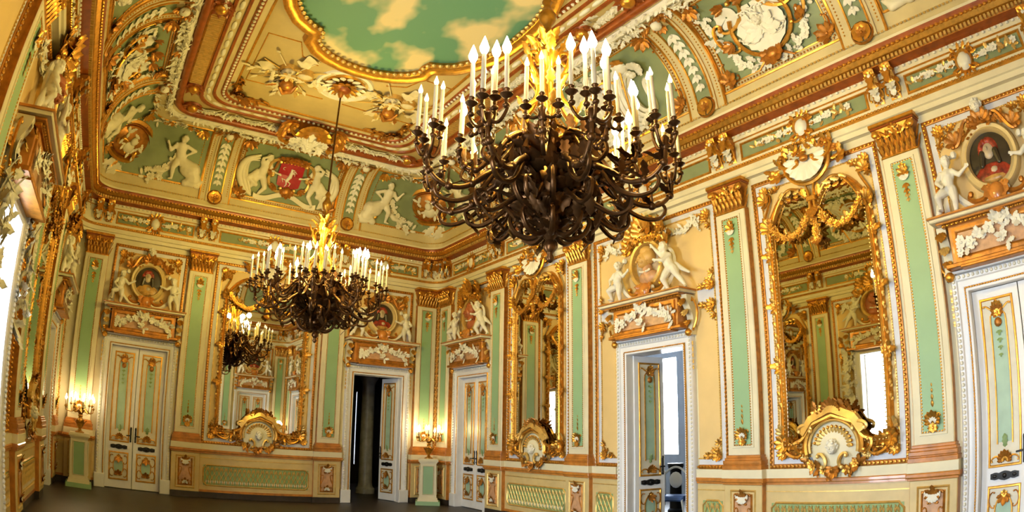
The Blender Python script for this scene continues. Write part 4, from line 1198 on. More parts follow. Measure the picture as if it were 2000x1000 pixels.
def med_crest(bust):
    rng = random.Random(43); mb = MB(); y = -.12
    if bust:
        foliage(mb, [(-.42, 4.82), (-.25, 4.95), (0, 5.02), (.25, 4.98), (.42, 4.86)], .22, rng, 0, 0, y, 1.8, .3, 1.0); spray(mb, 0, 4.9, 0, .36, 0, 9, 170, y - .03)
        spray(mb, -.3, 4.88, 30, .26, 0, 5, 120, y); spray(mb, .3, 4.88, -30, .26, 0, 5, 120, y); foliage(mb, [(-.35, 4.72), (0, 4.82), (.35, 4.74)], .14, rng, 0, 0, y - .02, 1.5, .5, .8)
    else:
        spray(mb, 0, 4.80, 0, .22, 0, 9, 220, y); foliage(mb, [(-.3, 4.76), (0, 4.86), (.3, 4.76)], .14, rng, 0, 0, y, 1.5, .3, .9)
        hd = MB(); head(hd, (0, -.17, 5.0), .085, 0, 0, True, 8); mb.add((np.concatenate(hd.V), [f for f, _ in hd.F]), 1)
    return mb.mesh('crest', ['gold' if bust else 'gold_deep', 'stucco_white'])
def portrait(k):
    rng = random.Random(44 + k); mb = MB(); y = -.10; zc = 4.38
    mb.add(disc(0, zc, .335, .36, y + .02, 32, .015), 0)
    mb.add(ball((-.01, y, 4.46), (.075, .03, .10), 12, 8), 3)                                        # face
    for i in range(26):
        a = rng.uniform(-.3, PI + .3); mb.add(ball((-.01 + .10 * math.cos(a), y + .004, 4.47 + .12 * math.sin(a)), (.04, .02, .045), 6, 4), 1)
    for s in (-1, 1): cap(mb, [(s * .09 - .01, y, 4.44), (s * .115 - .01, y, 4.30)], [.045, .035], 8)
    n0 = mb.n
    body = MB(); body.add(ball((0, y + .005, 4.16), (.25, .04, .16), 14, 8)); v = np.concatenate(body.V); v[:, 2] = np.maximum(v[:, 2], 4.09 + np.abs(v[:, 0]) * .12)
    mb.add((v, [f for f, _ in body.F]), 1 if k % 2 else 2); mb.add(ball((.02, y - .012, 4.22), (.06, .03, .05), 8, 5), 3); mb.add(ball((0, y - .012, 4.13), (.17, .035, .05), 10, 6), 2)
    mb.add(ball((-.02, y - .02, 4.49), (.012, .03, .03), 6, 4), 3)
    return mb.mesh('canvas', ['painting_dark', 'painting_red', 'painting_ochre', 'painting_pale'])
def bust(m):
    mb = MB(); y = -.10; zc = 4.38
    mb.add(disc(0, zc, .335, .36, y + .03, 32, .0), 0)
    b = MB(); head(b, (-.02, -.16, 4.44), .135, -.5, .1, False, 6)
    b.add(ball((.02, -.13, 4.58), (.14, .12, .10), 10, 6)); b.add(ball((.05, -.13, 4.50), (.13, .12, .14), 10, 6))     # cap
    mb.add((np.concatenate(b.V), [f for f, _ in b.F]), 1)
    t = MB(); cap(t, [(0, -.12, 4.36), (.01, -.11, 4.22)], [.075, .10], 10); t.add(ball((.02, -.10, 4.16), (.21, .10, .12), 12, 8)); mb.add((np.concatenate(t.V), [f for f, _ in t.F]), 2)
    for k in range(7): mb.add(ball((-.10 + k * .035, -.19, 4.26 - .02 * math.sin(k * PI / 6)), (.025, .02, .022), 6, 4), 3)
    return mb.mesh('bust_relief', ['painting_pale' if m == 'bust_ochre' else 'bust_terracotta', m, 'pink_marble' if m == 'bust_ochre' else m, 'stucco_white'], sharp=80)
def white_swag():
    rng = random.Random(45); mb = MB()
    foliage(mb, catenary((.42, 4.86), (.98, 4.90), .10), .13, rng, 0, 0, -.03, 1.5, .5, .9); foliage(mb, [(.98, 4.9), (1.02, 4.72)], .11, rng, 0, 0, -.03, 1.4, .5, .7)
    return mb.mesh('plaster_swag', 'stucco_white')
def add_overdoor(key, u, kind, desc, where, k=0, dz=0.0, sx=1.0):
    mw = WM[key] @ Matrix.Translation((u, 0, dz)) @ Matrix.Diagonal((sx, 1, 1, 1))
    t = thing('overdoor_pediment', 'orange marble pediment shelf with white fruit garland above ' + where, 'pediment', mw, 'overdoor pediments')
    obj('frieze_box', cached('odb', od_box), t); obj('box_panel', cached('odp', od_panel), t); obj('shelf', cached('ods', od_shelf), t)
    for s in (-1, 1): obj('console', cached('odc', od_console), t, (s * .80, 0, 0))
    obj('fruit_garland', cached('odg', od_garland), t)
    b = kind == 'bust'
    m = thing('bust_medallion' if b else 'oval_portrait', desc + ' above ' + where, 'medallion' if b else 'portrait', mw, 'overdoor medallions')
    obj('frame', cached(('mfr', b), lambda: med_frame(b)), m); obj('crest', cached(('mcs', b), lambda: med_crest(b)), m)
    if b: obj('bust_relief', cached(('bust', k), lambda: bust('bust_ochre' if k == 0 else 'bust_terracotta')), m)
    else: obj('canvas', cached(('port', k), lambda: portrait(k)), m)
    for s in (-1, 1):
        po, mir = ('a', 1) if s < 0 else (('b', 1) if b else ('c', 1))
        h = .80 if (b and s > 0) else .72
        o = obj('cherub_statue', cached(('putto', po), lambda: putto(po)))
        o.matrix_world = mw @ Matrix.Translation((s * (.60 if s < 0 else .58), -.22, 3.81)) @ Matrix.Diagonal((h / sx, h, h, 1))
        tag(o, 'white cherub %s %s of the medallion above %s' % ('reaching out' if s < 0 else ('striding' if b else 'standing'), 'left' if s < 0 else 'right', where), 'statue', 'overdoor cherubs')
    return t

# ================================================================== windows
NWIN = [0]
def add_window(key, u, label):
    NWIN[0] += 1
    t = thing('window_%d' % NWIN[0], label, 'window', WM[key] @ Matrix.Translation((u, 0, 0)), None, 'structure')
    w, h = WIN_W / 2, WIN_H
    mb = MB(); path = [(-w, 0), (-w, h), (w, h), (w, 0)]
    mb.add(sweep2(path, [(0, -.34), (0, .05), (.03, .07), (.06, .05), (.14, .07), (.19, .10), (.21, .07), (.21, 0)], False), 0)
    beads(mb, [(-w - .165, .32), (-w - .165, h + .165), (w + .165, h + .165), (w + .165, .32)], .06, .024, 0, False, -.092)
    obj('window_casing', mb.mesh('window_casing', 'door_white'), t)
    mb = MB(); y = .22
    for x in (-w, -.014, w - .025): mb.add(box(x, x + .028, y + .01, y + .035, 0, h))
    for z in (0, .60, 1.55, 2.5, h - .03): mb.add(box(-w, w, y + .013, y + .032, z, z + .022))
    obj('window_sash', mb.mesh('window_sash', 'door_white', smooth=False), t)
    for sx in (-1, 1):
        for a, b in ((.022, .60), (.622, 1.55), (1.572, 2.5), (2.522, h - .03)):
            obj('pane', MB().add(box(sx * w / 2 - w / 2 + .02, sx * w / 2 + w / 2 - .02, y + .02, y + .026, a, b)).mesh('pane', 'window_glass', smooth=False), t)
    rng = random.Random(51)
    for s in (-1, 1):      # plaster drops of leaves beside the window
        mb = MB(); foliage(mb, [(s * (w + .34), 3.75), (s * (w + .38), 3.2), (s * (w + .34), 2.5)], .28, rng, 0, 0, -.07, 1.7, .3, 1.0); foliage(mb, [(s * (w + .36), 3.5), (s * (w + .38), 2.55)], .22, rng, 0, 0, -.17, 1.6, .3, 1.0)
        spray(mb, s * (w + .34), 2.5, 180, .4, 0, 5, 60, -.05)
        obj('plaster_drop', mb.mesh('plaster_drop', 'stucco_white'), t)
    pl = bpy.data.lights.new('window_portal', 'AREA'); pl.shape = 'RECTANGLE'; pl.size = WIN_W; pl.size_y = WIN_H; pl.cycles.is_portal = True
    po = bpy.data.objects.new('window_portal', pl); COL.objects.link(po); po.parent = t
    po.location = (0, .32, h / 2); po.rotation_euler = (-PI / 2, 0, 0)
    return t
# ================================================================== cove: ribs, panels, reliefs
def grid_patch(x0, x1, s0, s1, h, nx=2, ns=14):
    X, S = np.meshgrid(np.linspace(x0, x1, nx), np.linspace(s0, s1, ns), indexing='ij')
    v = np.stack([X.ravel(), np.full(X.size, -h), S.ravel()], 1); return (v, [gridf(nx, ns)])
def sline(x0, s0, x1, s1, n=14): return np.stack([np.linspace(x0, x1, n), np.linspace(s0, s1, n)], 1)
def rib_mesh():
    mb = MB(); a, b = .12, COVE_S - .02
    for (x0, x1, h, m) in ((-.34, .34, .03, 0), (-.20, .20, .055, 0)):
        mb.add(grid_patch(x0, x1, a, b, h), m)
        for x in (x0, x1): mb.add((np.concatenate([grid_patch(x, x, a, b, 0, 1)[0], grid_patch(x, x, a, b, h, 1)[0]]), [gridf(2, 14)]), 1)
    for x in (-.34, .34): mb.add(tube(to3(sline(x, a, x, b, 16), -.03), .022, 5), 1)
    for x in (-.145, .145): mb.add(tube(to3(sline(x, .32, x, b - .25, 16), -.06), .020, 5), 1)
    beads(mb, sline(-.27, .3, -.27, b - .1), .05, .014, 1, False, -.035); beads(mb, sline(.27, .3, .27, b - .1), .05, .014, 1, False, -.035)
    return mb.map(bend).mesh('cove_rib', ['cove_cream', 'gold'], sharp=60)
def rib_green(): return MB().add(grid_patch(-.13, .13, .36, COVE_S - .30, .06)).map(bend).mesh('green_strip', 'cove_green')
def rib_chain():
    mb = MB()
    for k, s in enumerate(np.arange(.62, COVE_S - .34, .155)):
        z = .07 + .05 * (s / COVE_S)
        for a in (180, 140, 220): mb.add(PETAL, 0, T2(0, s, a, z * 1.75, -.07))
        mb.add(ball((0, -.085, s - .02), (z * .33, .02, z * .33), 6, 4), 0)
    return mb.map(bend).mesh('bellflower_chain', 'stucco_white')
def rib_rosette():
    mb = MB(); sh = shell(8, -175, 175, .25)
    mb.add(sh, 0, T2(0, .22, 0, .15, -.06)); mb.add(FLOWER, 1, T2(0, .22, 0, .10, -.09)); mb.add(sweep2(oval(0, .22, .155, .155, 18), [(-.02, 0), (0, .04), (.02, 0)], y0=-.055), 1)
    return mb.map(bend).mesh('shell_rosette', ['gold', 'gold_deep'])
def rib_head():
    rng = random.Random(61); mb = MB(); s = COVE_S - .14
    foliage(mb, [(-.22, s), (0, s + .08), (.22, s)], .17, rng, 0, 1, -.08, 1.5, .3, 1.0); mb.add(ball((0, -.13, s), (.09, .07, .11), 10, 7), 1); spray(mb, 0, s - .1, 180, .16, 0, 5, 140, -.07)
    return mb.map(bend).mesh('rib_boss', ['gold_deep', 'stucco_white'])
def add_rib(key, u):
    r = obj('cove_rib', cached('rib', rib_mesh), WALL[key], (u, 0, 0))
    obj('green_strip', cached('ribg', rib_green), r); obj('bellflower_chain', cached('ribc', rib_chain), r)
    obj('shell_rosette', cached('ribr', rib_rosette), r); obj('rib_boss', cached('ribh', rib_head), r)
S0, S1 = .30, COVE_S - .16
def cove_frame(h):
    mb = MB()
    for (o, r, m) in ((0, .024, 0), (.10, .014, 0)):
        pth = np.concatenate([sline(-h + o, S0 + o, h - o, S0 + o, 6)[:-1], sline(h - o, S0 + o, h - o, S1 - o)[:-1], sline(h - o, S1 - o, -h + o, S1 - o, 6)[:-1], sline(-h + o, S1 - o, -h + o, S0 + o)[:-1]])
        mb.add(tube(to3(pth, -.012), r, 5, closed=True), m)
    beads(mb, [(-h + .05, S0 + .05), (h - .05, S0 + .05), (h - .05, S1 - .05), (-h + .05, S1 - .05)], .055, .017, 1, True, -.015)
    return mb.map(bend).mesh('cove_moulding', ['gold', 'gold_deep'])
def cove_corner(h):
    mb = MB()
    for sx in (-1, 1):
        for s, d in ((S0 + .12, 1), (S1 - .12, -1)):
            spray(mb, sx * (h - .12), s, sx * 45 if d > 0 else sx * 135, .24, 0, 6, 200, -.02); scroll(mb, 'C', (sx * (h - .12), s + d * .3), (sx * (h - .3), s + d * .05), .018, 0, sx * d > 0, y=-.02)
            mb.add(FLOWER, 0, T2(sx * (h - .14), s + d * .03, 0, .11, -.04))
    return mb.map(bend).mesh('corner_ornament', 'gold_deep')
def add_cove_panel(key, u, h):
    k = round(h, 3)
    p = obj('cove_panel', cached(('cvp', k), lambda: MB().add(grid_patch(-h + .1, h - .1, S0 + .1, S1 - .1, .006)).map(bend).mesh('cove_panel', 'cove_green')), WALL[key], (u, 0, 0))
    obj('cove_moulding', cached(('cvf', k), lambda: cove_frame(h)), p, stuff=True); obj('corner_ornament', cached(('cvc', k), lambda: cove_corner(h)), p)

def fig_bent(k, cx, cs, size, flip, name, depth=1.0):
    mb = relief_fig(k, 0)
    v = np.concatenate(mb.V); f = [ff for ff, _ in mb.F]
    sx = -1 if flip else 1
    v = np.stack([v[:, 0] * size * sx + cx, v[:, 1] * size * depth - .05, v[:, 2] * size + cs], 1)
    m2 = MB(); m2.add((v, [q[:, ::-1] for q in f] if flip else f)); m2.map(bend)
    return remeshed(m2, .019, name, 'cove_figure', 2)
mat('cove_figure', (.80, .72, .50), .5, var=.06, scale=4)
def wing(cx, cs, s, flip):
    mb = MB(); sx = -1 if flip else 1
    for k, (o, r) in enumerate(((0, .075), (.07, .055), (.13, .035))):
        p = smooth_path([(cx - sx * .02 * s, cs + .88 * s - o), (cx - sx * (.26 - o * .5) * s, cs + .72 * s), (cx - sx * (.33 - o) * s, cs + .45 * s), (cx - sx * (.22 - o) * s, cs + .20 * s), (cx - sx * .04 * s, cs + .06 * s)], 20)
        mb.add(tube(to3(p, -.05 - .015 * k), r * (np.sin(np.linspace(.25, 2.9, 20)) + .1), 8), 0)
    return mb.map(bend).mesh('wing', 'cove_figure', sharp=80)

def add_coat_of_arms(key, u, label, first):
    mw = WM[key] @ Matrix.Translation((u, 0, 0))
    t = thing('coat_of_arms', label, 'coat of arms', mw, 'coats of arms on the cove')
    cs = 1.08
    def sh():
        mb = MB(); n = 16
        out = [(-.30, cs + .33), (-.31, cs), (-.28, cs - .27), (0, cs - .35), (.28, cs - .27), (.31, cs), (.30, cs + .33)]
        v = [(0, -.10, cs)] + [(x * .92, -.075, s) for x, s in out]
        mb.add((v, [np.array([(0, i + 1, i) for i in range(1, 7)] + [(0, 1, 7)])]), 0)
        return mb.map(bend).mesh('shield', 'shield_red', smooth=False)
    obj('shield', cached('ca_sh', sh), t)
    def horse():
        mb = MB(); y = -.105
        cap(mb, [(-.10, y, cs - .06), (.0, y, cs + .0), (.06, y, cs + .08)], [.038, .045, .036], 8); cap(mb, [(.06, y, cs + .08), (.095, y, cs + .15)], [.03, .022], 7); cap(mb, [(.095, y, cs + .155), (.14, y, cs + .12)], [.022, .014], 7)
        for a, b_, c_ in (((.05, cs + .06), (.12, cs + .04), (.10, cs - .01)), ((.06, cs + .08), (.15, cs + .08), (.16, cs + .03)), ((-.09, cs - .07), (-.05, cs - .15), (-.10, cs - .20)), ((-.11, cs - .06), (-.14, cs - .14), (-.19, cs - .17))):
            cap(mb, [(a[0], y, a[1]), (b_[0], y, b_[1]), (c_[0], y, c_[1])], [.02, .014, .009], 6)
        cap(mb, [(-.12, y, cs - .03), (-.18, y, cs + .02), (-.19, y, cs - .06)], [.012, .016, .006], 6)
        _v = np.concatenate(mb.V); _c, _s = math.cos(.55), math.sin(.55); _x, _z = _v[:, 0] * 1.05, (_v[:, 2] - cs) * 1.05; _v = np.stack([_x * _c - _z * _s, _v[:, 1], cs - .02 + _x * _s + _z * _c], 1); mb.V = [_v]
        a = np.radians(np.linspace(60, 300, 12)); mb.add(tube(to3(np.stack([-.17 + .035 * np.cos(a), cs + .17 + .035 * np.sin(a)], 1), y), .008 * np.sin(np.linspace(.15, 3.0, 12)) + .002, 5))
        return mb.map(bend).mesh('horse_charge', 'stucco_white', sharp=80)
    obj('horse_charge', cached('ca_ho', horse), t, label='white rearing horse and crescent on the shield')
    def frame():
        mb = MB(); y = -.08
        for s in (-1, 1):
            scroll(mb, 'C', (s * .30, cs + .33), (s * .40, cs - .02), .045, 0, s > 0, y=y); scroll(mb, 'C', (s * .40, cs - .06), (s * .16, cs - .34), .042, 0, s > 0, y=y)
            scroll(mb, 'S', (s * .44, cs + .08), (s * .26, cs + .40), .03, 1, s < 0, y=y); spray(mb, s * .4, cs + .0, s * -90, .18, 1, 4, 150, y); spray(mb, s * .3, cs - .3, s * -140, .18, 1, 4, 120, y)
        spray(mb, 0, cs - .36, 180, .26, 1, 7, 160, y); mb.add(ball((0, y - .03, cs - .40), (.11, .06, .12), 9, 6), 1)
        return mb.map(bend).mesh('shield_frame', ['gold_pale', 'gold_deep'])
    obj('shield_frame', cached('ca_fr', frame), t)
    def crown():
        rng = random.Random(71); mb = MB(); y = -.09
        mb.add(tube(to3(catenary((-.26, cs + .36), (.26, cs + .36), -.05), y - .05), .035, 6), 0)
        for k in range(7):
            x = -.24 + k * .08; mb.add(LEAF, 0, T2(x, cs + .38, -(k - 3) * 9, .22 + .03 * (3 - abs(k - 3)), y - .04)); mb.add(ball((x, y - .09, cs + .39), .022, 6, 4), 1)
        spray(mb, 0, cs + .44, 0, .26, 0, 7, 150, y - .02); foliage(mb, [(-.28, cs + .42), (0, cs + .52), (.28, cs + .42)], .15, rng, 0, 1, y, 1.3, .3, .8)
        return mb.map(bend).mesh('crown', ['gold_deep', 'gold'])
    obj('crown', cached('ca_cr', crown), t)
    def ribbon():
        mb = MB(); x = np.linspace(-.75, .75, 26); s = .50 + .10 * np.cos(x * 5.2) + .05 * x * x
        v = [];
        for a, b_ in zip(x, s): v += [(a, -.10 - .03 * math.sin(a * 7), b_ + .06), (a, -.10 - .03 * math.sin(a * 7), b_ - .06)]
        v2 = [(p[0], p[1] + .012, p[2]) for p in v]
        mb.add((np.array(v + v2), [gridf(26, 2), gridf(26, 2)[:, ::-1] + 52]))
        return mb.map(bend).mesh('motto_ribbon', 'cove_figure')
    obj('motto_ribbon', cached('ca_ri', ribbon), t)
    for s in (-1, 1):
        f = obj('winged_figure', cached(('ca_f', s), lambda: fig_bent('angel', s * .66, .34, 1.22, s > 0, 'winged_figure', .75)))
        f.matrix_world = mw
        tag(f, 'pale stucco winged figure leaning on the %s, %s side' % (first, 'corner' if False else ('left' if s < 0 else 'right')), 'relief figure', 'winged figures on the cove')
        obj('wing', cached(('ca_w', s), lambda: wing(s * .74, .36, 1.22, s > 0)), f)

def add_mask_medallion(key, u, label):
    t = thing('mask_medallion', label, 'medallion', WM[key] @ Matrix.Translation((u, 0, 0)), 'mask medallions on the cove')
    cs = 1.0
    def rim():
        mb = MB(); mb.add(disc(0, cs, .40, .46, -.03, 30, .0), 1); mb.add(sweep2(oval(0, cs, .42, .48, 32), [(-.04, 0), (-.02, .07), (.02, .08), (.05, .03), (.06, 0)], y0=-.02), 0)
        mb.add(sweep2(oval(0, cs, .30, .35, 28), [(-.015, 0), (0, .03), (.015, 0)], y0=-.035), 0); return mb.map(bend).mesh('rim', ['gold', 'lavender'])
    obj('rim', cached('mm_r', rim), t)
    def face():
        mb = MB(); head(mb, (0, -.10, cs - .02), .17, 0, 0, False, 4)
        for k in range(18): mb.add(LEAF, 0, T2(.14 * math.cos(k * PI / 9), cs + .15 * math.sin(k * PI / 9), k * 20 - 90, .15, -.05))
        return mb.map(bend).mesh('gilt_mask', 'gold', sharp=80)
    obj('gilt_mask', cached('mm_f', face), t)
    def drape():
        rng = random.Random(73); mb = MB()
        for s in (-1, 1):
            for k in range(5):
                o = k * .05
                scroll(mb, 'C', (s * (.52 + o), cs + .5 - o), (s * (.50 + o * 1.4), cs - .55 + o), .055, 0, s < 0, y=-.05 - .01 * k, tight=.6)
            scroll(mb, 'S', (s * .72, cs - .45), (s * .88, cs + .1), .06, 0, s > 0, y=-.05); spray(mb, s * .75, cs + .35, s * -60, .3, 0, 6, 140, -.04); mb.add(ball((s * .60, -.09, cs + .52), (.12, .09, .14), 10, 7), 0)
        foliage(mb, [(-.5, cs + .60), (0, cs + .68), (.5, cs + .60)], .2, rng, 0, 0, -.04, 1.4, .3, .9)
        foliage(mb, [(-.6, cs - .52), (0, cs - .6), (.6, cs - .52)], .18, rng, 0, 0, -.04, 1.2, .3, .9)
        mb.add(tube(to3(np.array([(.30, cs - .75), (.62, cs + .62)]), -.10), .02, 6), 1); mb.add(LEAF, 1, T2(.60, cs + .5, -12, .30, -.10, sx=.5))
        return mb.map(bend).mesh('drapery_scroll', ['stucco_white', 'gold'])
    obj('drapery_scroll', cached('mm_d', drape), t)

def add_cartouche(key, u, label):
    t = thing('shell_cartouche', label, 'cartouche', WM[key] @ Matrix.Translation((u, 0, 0)), 'shell cartouches on the cove')
    cs = 1.02
    def plate():
        mb = MB()
        mb.add(shell(15, -178, 178, .12), 0, T2(0, cs - .04, 180, .41, -.02))
        for k in range(11): mb.add(LEAF, 0, T2(0, cs - .10, -125 + k * 25, .34 if k % 2 else .26, -.09))
        for s in (-1, 1):
            mb.add(shell(9, -178, 178, .15), 0, T2(s * .44, cs + .30, s * 60, .19, -.02))
            for k in range(3): scroll(mb, 'C', (s * (.30 + .05 * k), cs - .2 + .05 * k), (s * (.12 + .06 * k), cs + .24), .022, 0, s > 0, y=-.10)
        head(mb, (0, -.13, cs + .06), .085, 0, 0, True, 9); return mb.map(bend).mesh('shell_plate', 'stucco_white', sharp=60)
    obj('shell_plate', cached('cc_p', plate), t)
    def fr():
        mb = MB(); y = -.07
        a = np.radians(np.linspace(150, 390, 26)); mb.add(tube(to3(np.stack([.48 * np.cos(a), cs + .48 * np.sin(a)], 1), y), .035, 6), 0)
        for s in (-1, 1):
            scroll(mb, 'C', (s * .62, cs + .18), (s * .26, cs + .50), .04, 0, s > 0, y=y); scroll(mb, 'C', (s * .46, cs - .20), (s * .60, cs + .22), .034, 0, s < 0, y=y)
            spray(mb, s * .56, cs - .1, s * -110, .2, 1, 5, 130, y); spray(mb, s * .40, cs + .46, s * -40, .2, 1, 5, 130, y)
        spray(mb, 0, cs - .46, 180, .3, 1, 7, 180, y); spray(mb, 0, cs + .46, 0, .26, 1, 7, 180, y); mb.add(ball((0, y - .04, cs - .5), (.1, .06, .1), 9, 6), 1)
        for s in (-1, 1): mb.add(tube(to3(np.array([(s * .1, cs - .5), (s * .32, cs - .66)]), y), [.03, .012], 5), 1)
        return mb.map(bend).mesh('scroll_frame', ['gold', 'gold_deep'])
    obj('scroll_frame', cached('cc_f', fr), t)
    def gar():
        rng = random.Random(75); mb = MB()
        s = 1
        foliage(mb, [(s * .80, cs + .55), (s * .78, cs + .1), (s * .55, cs - .45), (s * .15, cs - .62)], .17, rng, 0, 0, -.03, 1.6, .35, 1.1)
        return mb.map(bend).mesh('leaf_garland', 'stucco_white')
    for s in (1, -1): obj('leaf_garland', cached('cc_g', gar), t, scale=(s, 1, 1))

def corner_panel(name, cx, cy, sx, sy, ua, ub):
    """green field wrapped round a cove corner; cx, cy the room corner, sx, sy point into the room"""
    mb = MB(); rows = []; st = np.linspace(S0 + .08, S1 - .08, 12)
    for s in st:
        t = float(np.interp(s, _ss, _tt)); n, z = cove_nz(t, .006)
        pts = [(ua, n)] + [(ua + (n + RC - ua) * .5, n)] + [(n + RC - RC * math.cos(a - 0) if False else n + RC * (1 - math.sin(a)), n + RC * (1 - math.cos(a))) for a in np.linspace(0, PI / 2, 7)] + [(n, (ub + n + RC) / 2), (n, ub)]
        rows.append([(cx + sx * p[0], cy + sy * p[1], z) for p in pts])
    v = np.array(rows); k = v.shape[1]
    mb.add((v.reshape(-1, 3), [gridf(len(st), k)]))
    o = obj(name, mb.mesh('corner_panel', 'cove_green'), cei)
    fr = MB()
    for pth in (v[0], v[-1], v[:, 0], v[:, -1]): fr.add(tube(pth, .022, 5))
    obj('corner_moulding', fr.mesh('corner_moulding', 'gold'), o)
    return o
def corner_medallion():
    mb = MB(); rng = random.Random(77)
    mb.add(disc(0, 0, .42, .34, -.04, 30, .10), 0); mb.add(sweep2(oval(0, 0, .50, .41, 34), [(-.05, 0), (-.03, .07), (.03, .09), (.07, .03), (.08, 0)]), 1)
    mb.add(sweep2(oval(0, 0, .40, .32, 30), [(-.02, 0), (0, .10), (.02, 0)]), 2)
    for k in range(10): mb.add(LEAF, 3, T2(rng.uniform(-.3, .3), -.5 + rng.uniform(-.1, .1), rng.uniform(100, 260), .3, -.04))
    for k in range(22): mb.add(LEAF, k % 2 and 1 or 3, T2(.55 * math.cos(k * PI / 11), .46 * math.sin(k * PI / 11), k * 180 / 11 - 90 + rng.uniform(-40, 40), .18, -.04))
    for k in range(24): mb.add(LEAF, 3 if k % 3 else 1, T2(rng.uniform(-.25, .25), rng.uniform(-.2, .18), rng.uniform(0, 360), .13, -.13))
    mb.add(ball((0, -.16, .05), (.07, .07, .09), 9, 6), 3); mb.add(ball((0, -.13, -.1), (.12, .07, .12), 9, 6), 3)
    return mb
def corner_set(cx, cy, sx, sy, where):
    """medallion across the corner of the cove"""
    d = Vector((sx, sy, 0)).normalized(); nrm = Vector((d.x * .72, d.y * .72, -.69)).normalized(); up = Vector((0, 0, 1)) - nrm * nrm.z; up.normalize(); xx = (-nrm).cross(up) * -1
    yv = -nrm; xx = yv.cross(up)
    mw = Matrix(((xx.x, yv.x, up.x, cx + sx * .86), (xx.y, yv.y, up.y, cy + sy * .86), (xx.z, yv.z, up.z, 7.13), (0, 0, 0, 1))) @ Matrix.Diagonal((1.25, 1, 1.15, 1))
    t = thing('corner_medallion', 'oval stucco medallion with foliage in the cove corner ' + where, 'medallion', mw, 'cove corner medallions')
    obj('medallion_plate', cached('cmed', lambda: corner_medallion().mesh('medallion_plate', ['gold_deep', 'gold', 'rust', 'cove_figure'])), t)
    def fo():
        rng = random.Random(78); mb = MB()
        foliage(mb, [(-.45, -.62), (0, -.74), (.45, -.62)], .24, rng, 0, 0, .0, 1.6, .35, 1.2); spray(mb, 0, -.6, 180, .36, 0, 9, 200, .02)
        foliage(mb, [(-.45, -.62), (-.6, -.3), (-.62, .1)], .2, rng, 0, 0, .0, 1.5, .35, 1.0); foliage(mb, [(.45, -.62), (.6, -.3), (.62, .1)], .2, rng, 0, 0, .0, 1.5, .35, 1.0)
        return mb.mesh('leaf_spray', ['cove_figure', 'rust'])
    obj('leaf_spray', cached('cmedf', fo), t)
    def fo2():
        rng = random.Random(80); mb = MB()
        foliage(mb, [(-.3, .52), (0, .60), (.3, .52)], .2, rng, 1, 0, .0, 1.6, .35, 1.0); spray(mb, 0, .5, 0, .3, 0, 7, 170, .0)
        return mb.mesh('crest', ['cove_figure', 'rust'])
    obj('crest', cached('cmedf2', fo2), t)
def corner_garland(key, u, flip):
    def mk():
        rng = random.Random(81); mb = MB()
        foliage(mb, [(-.62, 1.72), (-.2, 1.80), (.30, 1.74)], .17, rng, 0, 1, -.03, 1.4, .3, 1.0); foliage(mb, [(-.62, .55), (-.30, .62), (-.1, .80), (.0, 1.02)], .15, rng, 0, 0, -.03, 1.5, .4, 1.0)
        spray(mb, .42, .46, -45, .22, 1, 7, 200, -.02); spray(mb, .42, 1.70, -135, .22, 1, 7, 200, -.02); foliage(mb, [(-.66, .42), (-.3, .40)], .18, rng, 0, 0, -.03, 1.4, .3, 1.0)
        beads(mb, [(.52, .40), (.52, 1.74)], .055, .017, 1, False, -.012); beads(mb, [(.52, .36), (-.9, .36)], .055, .017, 1, False, -.012)
        return mb.map(bend).mesh('corner_garland', ['cove_figure', 'gold'])
    obj('corner_garland', cached('cgar', mk), WALL[key], (u, 0, 0), scale=(-1 if flip else 1, 1, 1), stuff=True)
def add_triton(key, u, flip, label):
    o = obj('triton_figure', cached(('tri', flip), lambda: fig_bent('triton', 0, .28, 1.28, flip, 'triton_figure', .8)))
    o.matrix_world = WM[key] @ Matrix.Translation((u, 0, 0))
    tag(o, label, 'relief figure', 'tritons on the cove')
    return o
def gable_shell(key, u, label):
    mw = WM[key] @ Matrix.Translation((u, -2.30, 7.62)) @ Matrix.Rotation(1.25, 4, 'X') @ Matrix.Scale(1.3, 4)
    t = thing('gilt_shell', label, 'shell ornament', mw, 'gilt shells at the cove top')
    def m1():
        mb = MB()
        mb.add(shell(8, -100, 100, .3), 0, T2(0, -.02, 0, .30, -.08)); mb.add(disc(0, .05, .26, .24, .0, 20, .0), 1)
        for sx in (-1, 1):
            scroll(mb, 'C', (sx * .10, -.04), (sx * .32, .14), .035, 0, sx < 0, y=-.12); scroll(mb, 'C', (sx * .36, -.30), (sx * .34, .06), .045, 0, sx < 0, y=-.08)
            spray(mb, sx * .36, .08, sx * -80, .24, 1, 7, 170, -.04); spray(mb, sx * .42, -.1, sx * -110, .2, 1, 5, 120, -.04)
        return mb.mesh('shell_fan', ['gold', 'gold_deep'])
    obj('shell_fan', cached('gs1', m1), t)
    def m2():
        rng = random.Random(79); mb = MB()
        foliage(mb, [(-.26, -.22), (0, -.32), (.26, -.22)], .18, rng, 0, 0, -.06, 1.7, .3, 1.1); mb.add(ball((0, -.04, -.18), (.27, .08, .16), 12, 8), 0)
        for k in range(5): mb.add(tube(to3(catenary((-.26 + .05 * k, -.08), (.26 - .05 * k, -.08), .10 + .04 * k), -.13), .022, 6), 0)
        return mb.mesh('plaster_cloth', 'stucco_white')
    obj('plaster_cloth', cached('gs2', m2), t)
